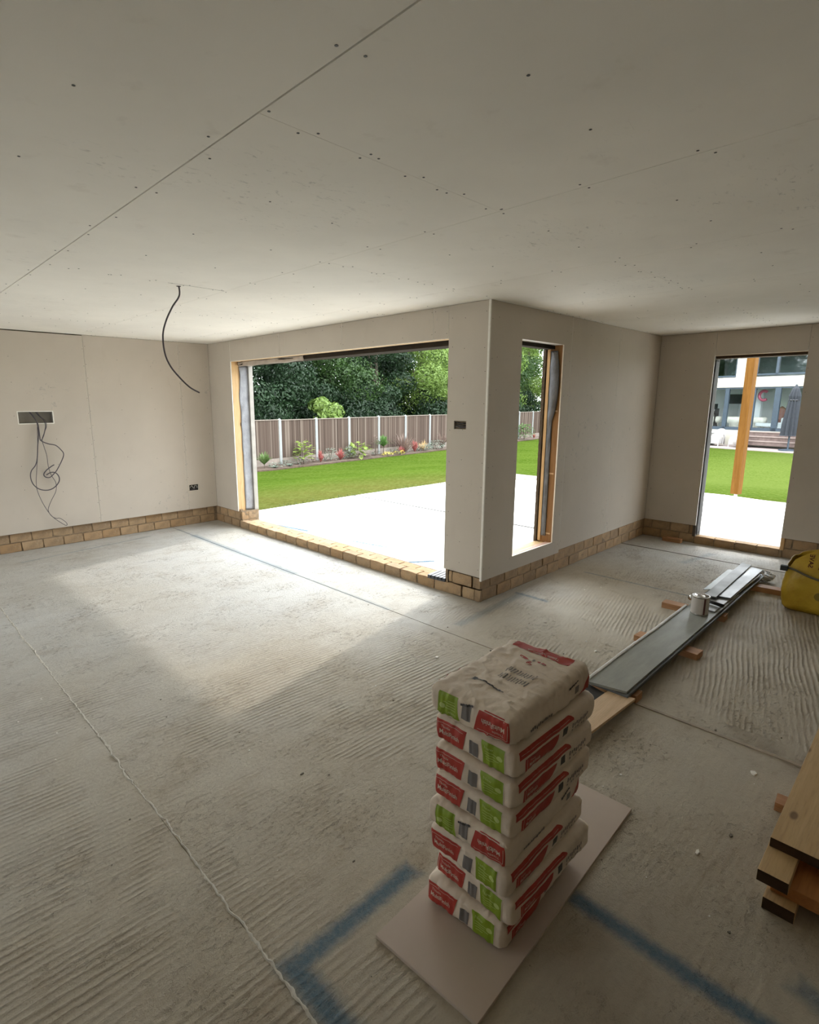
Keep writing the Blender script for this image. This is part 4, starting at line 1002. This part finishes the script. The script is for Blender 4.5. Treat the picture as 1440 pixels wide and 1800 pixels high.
        for k in range(8):
            decal('trowel_mark', e, F, sd, wr, -.050+.014*k, -.036+.014*k, L0(-.146+.002*k), L0(-.140+.0022*k), MK, .0014, 2, 2)
        decal('trowel_mark', e, F, sd, wr, .062, .076, L0(-.142), L0(-.120), MK, .0014, 4, 3)
    # pictogram at the flipped end / valve fold, black tip
    if flip:
        for k in range(5): decal('trowel_mark', e, '-X', sd, wr, -.044+.002*k, -.038+.0025*k, L0(-.018+.009*k), L0(-.008+.009*k), MK, .0026, 3, 2)
    return e
labs = ['plaster bag at the very bottom of the stack, flat on the offcut', 'plaster bag second from the floor, jutting out towards the viewer', 'plaster bag third from the floor, below the lower upside-down bag',
        'upside-down plaster bag in the middle of the stack, green label on the left', 'plaster bag directly on top of the middle upside-down bag', 'plaster bag third from the top of the stack',
        'plaster bag second from the top, under the crumpled top bag', 'crumpled upside-down plaster bag lying topmost on the stack']
cfg = [(-.006, .012, 3.5, 0), (.012, -.026, -1, 0), (-.004, -.006, .5, 0), (-.008, .006, 2.5, 1), (.006, -.012, -.5, 0), (.004, -.012, 0, 0), (.008, -.012, -.5, 0), (-.002, .006, 1, 1)]
z = .0125
for i, (dx, dy, rz, fp) in enumerate(cfg):
    plaster_bag(i, z, dx, dy, rz, fp, labs[i]); z += .1045

# timber bearers under the long boards -----------------------------------
def timber(x0, x1, y0, y1, z0, z1, label, rz=0, mat='offcut', group=None, cat='timber', name='timber_block', ends=None):
    cx, cy = (x0+x1)/2, (y0+y1)/2
    mb = MB().box(x0-cx, x1-cx, y0-cy, y1-cy, 0, z1-z0, ends or 0); o = mb.build(name, [M[mat], M['endgrain']], None, bevel=.002)
    o.location = (cx, cy, z0); o.rotation_euler = (0, 0, R(rz)); return tag(o, label, cat, group)
timber(4.90, 5.00, 1.09, 1.57, 0, .05, 'orange-brown timber bearer poking out left beside the paint tin', 2)
timber(4.02, 4.13, 1.02, 1.46, 0, .045, 'timber bearer under the middle of the long grey boards, end sticking out right', -3)
timber(5.96, 6.07, .90, 1.42, 0, .05, 'timber bearer under the far end of the boards beside the yellow bag', 4)
timber(3.14, 3.23, 1.09, 1.36, 0, .05, 'timber bearer with rounded end under the near end of the boards')
timber(7.37, 7.45, 2.22, 2.44, 0, .05, 'loose timber block on the floor against the right-hand brickwork', 3)

# long grey boards -------------------------------------------------------
def longboard(x0, x1, y0, y1, z0, th, mat, label, name='cladding_board', n=24, sag=.004, slant=0.0, flange=True, film=False):
    vs = []; N = n
    for i in range(N+1):
        x = x0+(x1-x0)*i/N; zz = z0+sag*math.sin(i/N*math.pi*3.2)*.3
        for (y, z_) in ((y0, 0), (y1, 0), (y1, th), (y0, th)):
            sx = slant*(1-(y-y0)/(y1-y0)) if i == 0 else 0
            vs.append((x+sx, y, zz+z_))
    fs = [(4*i+j, 4*i+4+j, 4*i+4+(j+1) % 4, 4*i+(j+1) % 4) for i in range(N) for j in range(4)]+[(0, 1, 2, 3), (4*N+3, 4*N+2, 4*N+1, 4*N)]
    fs = [tuple(reversed(f)) for f in fs[:-2]]+[fs[-2][::-1], fs[-1][::-1]]
    return tag(MB().add(vs, fs).build(name, mat), label, 'board', 'grey boards on the bearers')
def fb(name, c, r=.4): 
    t = NT(name); t.col(t.mix(t.mr(t.noise(7, 5, .7, t.mapping((.4, 2, 1))), .4, .7), (*c, 1), tuple(v*1.25 for v in c)+(1,))); t.rough(t.mr(t.noise(4, 3), .3, .7, r, r+.2)); t.b.inputs['Specular IOR Level'].default_value = .5; return t.m
gA = fb('sage grey board', (.25, .255, .225), .38); gB = fb('mid grey board', (.15, .16, .155), .35); gC = fb('bluish slate board', (.19, .21, .24), .28); gD = fb('dark board core', (.045, .048, .048), .5)
longboard(3.10, 6.25, 1.115, 1.335, .051, .015, gD, 'dark lowest long board resting directly on the bearers')
longboard(3.05, 6.28, 1.108, 1.330, .067, .014, fb('slate edge board', (.10, .11, .115), .4), 'slate grey long board, middle of the three long boards')
longboard(3.02, 5.45, 1.122, 1.345, .082, .014, gA, 'sage-grey top long board carrying the paint tin', slant=.05)
MB().tube([(3.05, 1.348, .099), (3.6, 1.352, .101), (4.2, 1.349, .100), (4.8, 1.352, .102)], .010, 6).build('edge_film', plain('white protective film', (.9, .92, .9), .25), None)
o = bpy.data.objects['edge_film']; tag(o, 'strip of white protective film along the left edge of the top board', 'film')
def plank4(name, pts, z0, th, mat, label):
    o = MB().prism(pts, z0, z0+th).build(name, mat, None, bevel=.001); return tag(o, label, 'board', 'grey boards on the bearers')
plank4('cladding_board', [(4.80, 1.14), (6.20, 1.12), (6.22, 1.29), (4.80, 1.26)], .098, .012, fb('light grey board', (.27, .275, .27), .3), 'light grey short board just behind the paint tin')
plank4('cladding_board', [(5.45, 1.23), (6.15, 1.23), (6.15, 1.39), (5.30, 1.37)], .111, .004, fb('pale sage sheet', (.24, .29, .27), .3), 'pale sage sheet sticking out left under the dark short board')
plank4('cladding_board', [(5.19, 1.13), (6.32, 1.135), (6.36, 1.235), (5.17, 1.218)], .1155, .011, gC, 'bluish slate short board, right one of the top pair')
plank4('cladding_board', [(5.09, 1.212), (6.38, 1.245), (6.42, 1.335), (5.09, 1.302)], .127, .012, gB, 'dark grey short board lying topmost on the pile')
# pale planed board under the near end, and black foam end
pb = MB().prism([(2.42, 1.11), (3.08, 1.075), (3.05, 1.225), (2.40, 1.26)], 0, .016).build('planed_board', [M['ply']], None, bevel=.001)
pb.location = (0, 0, .052); pb.rotation_euler = (0, 0, 0); tag(pb, 'pale planed board poking out from under the near end of the grey boards', 'board')
timber(2.50, 2.57, 1.12, 1.27, 0, .051, 'small bearer hidden in shadow below the pale planed board')
MB().prism([(2.82, 1.235), (3.01, 1.20), (3.05, 1.345), (2.86, 1.365)], .0, .066).build('foam_packer', M['dark'])
tag(bpy.data.objects['foam_packer'], 'black foam packing block at the near end of the grey boards', 'packing')
# crumpled clear wrap at far end
mb = MB(); vs = []; n = 14
for i in range(n+1):
    for j in range(n*2):
        a = math.pi*i/n; b = math.pi*j/n; r_ = 1+.35*noise.noise((math.cos(b)*2, math.sin(b)*2, a*2))+.2*noise.noise((math.cos(b)*6, math.sin(b)*6, a*5))
        vs.append((6.36+.07*r_*math.sin(a)*math.cos(b), 1.13+.09*r_*math.sin(a)*math.sin(b), .055+.048*r_*math.cos(a)))
mb.add(vs, [(i*2*n+j, i*2*n+(j+1) % (2*n), (i+1)*2*n+(j+1) % (2*n), (i+1)*2*n+j) for i in range(n) for j in range(2*n)])
t = NT('crinkled polythene'); t.col((.55, .56, .58, 1)); t.rough(.2); t.b.inputs['Transmission Weight'].default_value = .5
tag(mb.build('plastic_wrap', t.m), 'crumpled clear plastic wrap at the far end of the grey boards', 'plastic')

# paint tin ---------------------------------------------------------------
tin = empty('paint_tin', (4.70, 1.222, .0965), R(25), 'dented silver paint tin with a pale paper label standing on the grey boards', 'tin')
metal = plain('tin plate', (.55, .53, .50), .22, .95, noise_amt=.05)
MB().lathe([(.060, 0), (.064, .003), (.063, .008), (.063, .146), (.065, .150), (.064, .153), (.056, .153), (.054, .148), (.002, .148)], (0, 0, 0), 40).build('body', metal, tin, True)
vs = []; n = 30
for i in range(n+1):
    a = R(80)+R(112)*i/n; vs += [(.0637*math.cos(a), .0637*math.sin(a), .014), (.0637*math.cos(a), .0637*math.sin(a), .140)]
MB().add(vs, [(2*i, 2*i+2, 2*i+3, 2*i+1) for i in range(n)]).build('paper_label', plain('pale grey label', (.50, .46, .42), .6, noise_amt=.06), tin, True)
vs = []
for i in range(5):
    a = R(192)+R(13)*i/4; vs += [(.0642*math.cos(a), .0642*math.sin(a), .012), (.0642*math.cos(a), .0642*math.sin(a), .142)]
MB().add(vs, [(2*i, 2*i+2, 2*i+3, 2*i+1) for i in range(4)]).build('label_stripe', plain('dark red-brown stripe', (.08, .02, .015), .5), tin, True)
MB().lathe([(.054, .149), (.050, .156), (.030, .151), (.002, .158)], (0, 0, 0), 7).build('lid', metal, tin)
# hammer ------------------------------------------------------------------
hm = empty('hammer', (4.99, 1.345, .1115), R(-18), 'small hammer with a shiny round face lying behind the paint tin', 'hammer')
MB().tube([(-.06, 0, .022), (-.04, 0, .022)], .022, 18).tube([(-.04, 0, .022), (-.015, 0, .022)], .013, 14, 0, .013).box(-.015, .02, -.016, .016, .006, .038).build('head', plain('chrome', (.6, .6, .58), .12, 1), hm, True)
MB().tube([(.02, 0, .022), (.05, -.006, .03), (.08, -.02, .034)], .011, 8, 0, .005).build('claw', plain('chrome', (.6, .6, .58), .12, 1), hm, True)
MB().tube([(.005, 0, .022), (.01, -.10, .018), (.012, -.24, .016)], .012, 10, 0, .015).build('handle', blk, hm, True)

# timbers on the right ------------------------------------------------------
timber(2.10, 2.95, .150, .243, 0, .046, 'dark-ended timber lying on the floor, lowest of the pile at the right edge', 0, 'pineX', cat='timber', name='timber_length', ends=[0, 0, 0, 0, 0, 1])
timber(2.15, 3.10, .060, .232, .046, .094, 'orange board lying between the floor timber and the one above', 0, 'orange', name='timber_length')
timber(2.105, 3.30, .178, .270, .094, .139, 'squared timber with a dark end, just below the wide scaffold plank', 0, 'pineX', name='timber_length', ends=[0, 0, 0, 0, 0, 1])
timber(2.255, 5.30, .035, .266, .139, .177, 'wide knotty plank on top of the timber pile at the right edge', 0, 'pineX', cat='plank', name='plank', ends=[0, 0, 0, 0, 0, 1])
timber(2.68, 2.76, .020-.3, .045, 0, .046, 'short bearer hidden beyond the bottom timber', 0)
timber(3.40, 3.48, -.35, .20, 0, .139, 'timber support below the middle of the wide plank', 0)
timber(2.70, 2.78, .2435, .325, 0, .040, 'small timber offcut beside the wide plank, left of its knots', 4)
timber(4.9, 5.0, -.1, .3, 0, .139, 'bearer under the far end of the wide plank, at the photo edge')

# yellow builder's bag -------------------------------------------------------
yb = empty('yellow_bag', (5.905, .50, 0), R(3), 'yellow tarpaulin bag with grey webbing handle and dark red lettering by the doorway', 'bag')
ym = NT('yellow tarpaulin'); n1 = ym.noise(5, 4, .6)
ym.col(ym.mix(ym.mr(n1, .35, .7), (.46, .29, .018, 1), (.60, .42, .035, 1))); ym.rough(.45); ym.bump(ym.noise(14, 4, .6), .6, .012)
def yb_pt(u, v):   # u round the bag 0..1 , v height 0..1
    a = 2*math.pi*u; p = 9.0
    hx, hy = .30, .375
    c, s_ = math.cos(a), math.sin(a); r_ = 1/((abs(c)**p+abs(s_)**p)**(1/p)); yn = max(-1, min(1, s_*r_))
    front = 1 if c < 0 else .45
    fl_ = front*max(0, math.cos(yn*math.pi/2))**.8*.20*(1 if abs(c*r_) > .95 else 0)
    top = .375+fl_
    bul = .97+.04*math.sin(math.pi*min(1, v*1.1))
    if v < .10: bul -= .07*(1-v/.10)**2
    x, y = c*r_*hx*bul, yn*hy*bul
    if v*top > .36 and c < 0: x += (v*top-.36)*.55
    w = .020*noise.noise((x*5, y*5, v*3))+.012*noise.noise((x*15, y*15, v*8))
    return Vector((x*(1+w*1.5), y*(1+w), v*top+.004))
vs = []; N, K = 96, 26
for j in range(K+1):
    for i in range(N): vs.append(yb_pt(i/N, j/K))
fs = [(j*N+i, j*N+(i+1) % N, (j+1)*N+(i+1) % N, (j+1)*N+i) for j in range(K) for i in range(N)]+[tuple(range(N))[::-1]]
o = MB().add(vs, fs).build('sack', ym.m, yb, True)
m_ = o.modifiers.new('s', 'SOLIDIFY'); m_.thickness = .004
vs = []   # sagging contents / inner lining so the bag does not read as hollow
for i in range(N): p = yb_pt(i/N, .8); vs.append((p.x*.98, p.y*.98, p.z))
vs.append((0, 0, .24)); MB().add(vs, [(i, (i+1) % N, N) for i in range(N)]).build('fill', soil, yb, True)
wb_ = plain('dark grey webbing', (.13, .11, .07), .8)
def strap(pts, w, name='handle'):
    P_ = smoothpath(pts, 6); vs = []
    for p in P_: vs += [p+Vector((0, 0, -w/2)), p+Vector((0, 0, w/2)), p+Vector((-.006, 0, w/2)), p+Vector((-.006, 0, -w/2))]
    n = len(P_); return MB().add(vs, [(4*i+j, 4*i+(j+1) % 4, 4*i+4+(j+1) % 4, 4*i+4+j) for i in range(n-1) for j in range(4)]+[(0, 1, 2, 3), (4*n-1, 4*n-2, 4*n-3, 4*n-4)]).build(name, wb_, yb, True)
strap([(-.285, .372, .375), (-.318, .30, .372), (-.322, .20, .335), (-.328, .08, .312), (-.328, -.08, .312), (-.322, -.20, .335), (-.318, -.30, .37)], .018)
MB().box(-.325, -.285, .345, .395, .350, .392).build('corner_patch', plain('black patch', (.03, .035, .035), .7), yb)
yt = plain('dark red lettering', (.10, .012, .006), .6)
def yfront(y, z_):
    best = None
    for i in range(200):
        u = .30+.40*i/200; top = yb_pt(u, 1).z; q = yb_pt(u, min(1, z_/top)); d_ = abs(q.y-y)
        if best is None or d_ < best[0]: best = (d_, q.x)
    return best[1]-.005
def ytext(s, size, y0, z0):
    v, f = textmesh(s, size, True); vs = []
    for p in v:  # lettering runs up the flap, baseline vertical
        y, z_ = y0-p.y, z0+p.x; vs.append((yfront(y, z_), y, z_))
    MB().add(vs, f).build('lettering', yt, yb)
ytext('SAVE', .046, .215, .400); ytext('BAG', .060, .145, .390)
MB().lathe([(.0, 0), (.035, 0), (.035, .003), (0, .003)], (0, 0, 0), 16).build('round_patch', plain('faded patch', (.28, .20, .03), .8), yb)
o = bpy.data.objects['round_patch']; o.rotation_euler = (0, R(-90), 0); o.location = (yfront(.11, .17)+.003, .11, .17)

# ceiling cable ---------------------------------------------------------------
cp = [(1.822, 3.962, 2.58), (1.822, 3.962, 2.50), (1.77, 3.97, 2.42), (1.72, 3.98, 2.32), (1.69, 3.98, 2.22), (1.69, 3.97, 2.10), (1.72, 3.96, 2.01), (1.78, 3.95, 1.93), (1.85, 3.95, 1.865), (1.925, 3.96, 1.828)]
tag(MB().tube(smoothpath(cp, 8), .0060, 8).build('ceiling_cable', M['cable'], None, True), 'single grey cable hanging in a curve from the ceiling', 'cable')
MB().lathe([(.016, -.0004), (.016, .001)], (1.822, 3.962, CE-.0012), 14).build('cable_hole', M['dark'], cl)
MB().box(1.72, 2.14, 3.8985, 3.9015, CE-.0006, CE+.001).build('open_seam', M['dark'], cl)

# recess with loose cables on the left wall --------------------------------------
rc = empty('cable_recess', (0, 0, 0), 0, 'rectangular opening cut in the left wall board with loose cables', 'box')
x0, x1, z0, z1 = 1.433, 1.787, 1.516, 1.648
inner = plain('grey recess board', (.30, .28, .25), .9)
MB().box(x0, x1, YA+.083, YA+.089, z0, z1).build('back_board', inner, rc)
MB().box(x0-.001, x1+.001, YA+T, YA+.083, z1, z1+.006).box(x0-.001, x1+.001, YA+T, YA+.083, z0-.006, z0).box(x0-.006, x0, YA+T, YA+.083, z0, z1).box(x1, x1+.006, YA+T, YA+.083, z0, z1).build('side_lining', inner, rc)
MB().box(x0-.009, x1+.009, YA-.0012, YA+.002, z1, z1+.009).box(x0-.009, x1+.009, YA-.0012, YA+.002, z0-.009, z0).box(x0-.009, x0, YA-.0012, YA+.002, z0, z1).box(x1, x1+.009, YA-.0012, YA+.002, z0, z1).build('cut_edge', M['gyp'], rc)
def W2(pts, y=7.49):  # pixel offsets measured on the wall, turned into wall metres
    out = []
    for k, (px, py, *d_) in enumerate(pts):
        out.append((1.433+(px-113)*.000655, (d_[0] if d_ else y), 1.648-(py-92)*.000850+(px-113)*.00002))
    return out
def wire(name, pts, r, label):
    r *= 1.25
    return tag(MB().tube(smoothpath(pts, 6), r, 6).build(name, M['cable'], None, True), label, 'cable', 'loose cables hanging from the wall recess')
wire('loose_cable', W2([(300, 92, 7.60), (350, 160, 7.58), (385, 240, 7.53), (375, 400), (340, 560), (310, 720), (270, 820), (190, 900), (168, 990), (200, 1090), (290, 1165), (420, 1190), (530, 1160), (610, 1090), (620, 1020), (575, 960), (500, 945), (420, 975)]), .0047, 'thick grey cable looping wide left below the wall recess')
wire('loose_cable', W2([(310, 92, 7.60), (365, 170, 7.58), (395, 260, 7.525), (385, 430), (395, 490), (500, 540), (620, 570), (700, 640), (735, 700), (700, 780), (610, 900), (560, 950), (470, 1010), (400, 1000), (375, 960), (420, 910), (500, 865), (560, 840)], 7.475), .0047, 'thick grey cable bulging right and ending in a coil')
wire('loose_cable', W2([(400, 92, 7.60), (440, 150, 7.58), (500, 215, 7.545), (505, 290, 7.50), (460, 400), (420, 470), (395, 490)], 7.48), .0042, 'short grey cable crossing from the recess to the bundle')
wire('loose_cable', W2([(420, 92, 7.60), (470, 170, 7.58), (525, 225, 7.54), (520, 300, 7.50), (470, 390), (425, 480), (440, 580), (466, 700), (470, 850), (500, 980), (560, 1100), (545, 1220), (450, 1350), (385, 1470), (420, 1560), (490, 1610), (560, 1620), (640, 1680), (668, 1725), (640, 1735), (560, 1680), (450, 1590), (375, 1490), (300, 1340), (250, 1180), (250, 1050), (290, 850), (330, 650), (350, 500), (380, 300, 7.52)], 7.50), .0026, 'thin grey cable trailing lowest in a long crossed loop')

# socket box low on the left wall and switch box on the pier ------------------------
sb = empty('socket_box', (0, 0, 0), 0, 'small open socket box with white wire ends low on the left wall', 'socket')
MB().box(3.42, 3.555, YA+.035, YA+.04, .505, .588).box(3.42, 3.555, YA+T, YA+.035, .588, .591).box(3.42, 3.555, YA+T, YA+.035, .502, .505).box(3.417, 3.42, YA+T, YA+.035, .505, .588).box(3.555, 3.558, YA+T, YA+.035, .505, .588).build('back_box', M['dark'], sb)
MB().tube(smoothpath([(3.44, YA+.02, .55), (3.455, YA-.004, .575), (3.475, YA+.004, .545), (3.49, YA-.002, .54), (3.505, YA+.01, .57), (3.53, YA-.003, .565), (3.54, YA+.01, .53)], 5), .006, 6).build('wire', M['white'], sb, True)
MB().tube(smoothpath([(3.44, YA+.01, .53), (3.48, YA, .518), (3.53, YA+.004, .545)], 5), .005, 6).build('wire', M['cable'], sb, True)
sw = empty('switch_box', (0, 0, 0), 0, 'black open switch box with folded cables on the plasterboard pier', 'switch')
MB().box(XB+.035, XB+.04, 2.935, 3.068, 1.525, 1.595).box(XB+T, XB+.035, 2.935, 3.068, 1.595, 1.598).box(XB+T, XB+.035, 2.935, 3.068, 1.522, 1.525).box(XB+T, XB+.035, 3.068, 3.071, 1.525, 1.595).box(XB+T, XB+.035, 2.932, 2.935, 1.525, 1.595).build('back_box', M['dark'], sw)
for k, zz in enumerate((1.578, 1.560, 1.545)):
    MB().tube(smoothpath([(XB+.02, 3.06, zz), (XB+.004, 3.03, zz+.004), (XB+.006, 2.995, zz-.006), (XB+.002, 2.965, zz-.002), (XB+.02, 2.942, zz)], 5), .0055, 6).build('wire', blk if k != 2 else M['cable'], sw, True)
# grooved grey profile offcuts resting on the sill
so = empty('grooved_profile', (3.93, 3.245, .0985), R(6), 'short grooved charcoal plastic profile resting on the brick sill by the pier', 'profile')
cm = plain('charcoal plastic', (.055, .06, .068), .3)
MB().box(-.10, .10, -.10, .10, .0, .006).build('base', cm, so)
for k in range(5): MB().box(-.10, .10, -.10+.042*k, -.068+.042*k, .006, .034).build('rib', cm, so, bevel=.003)
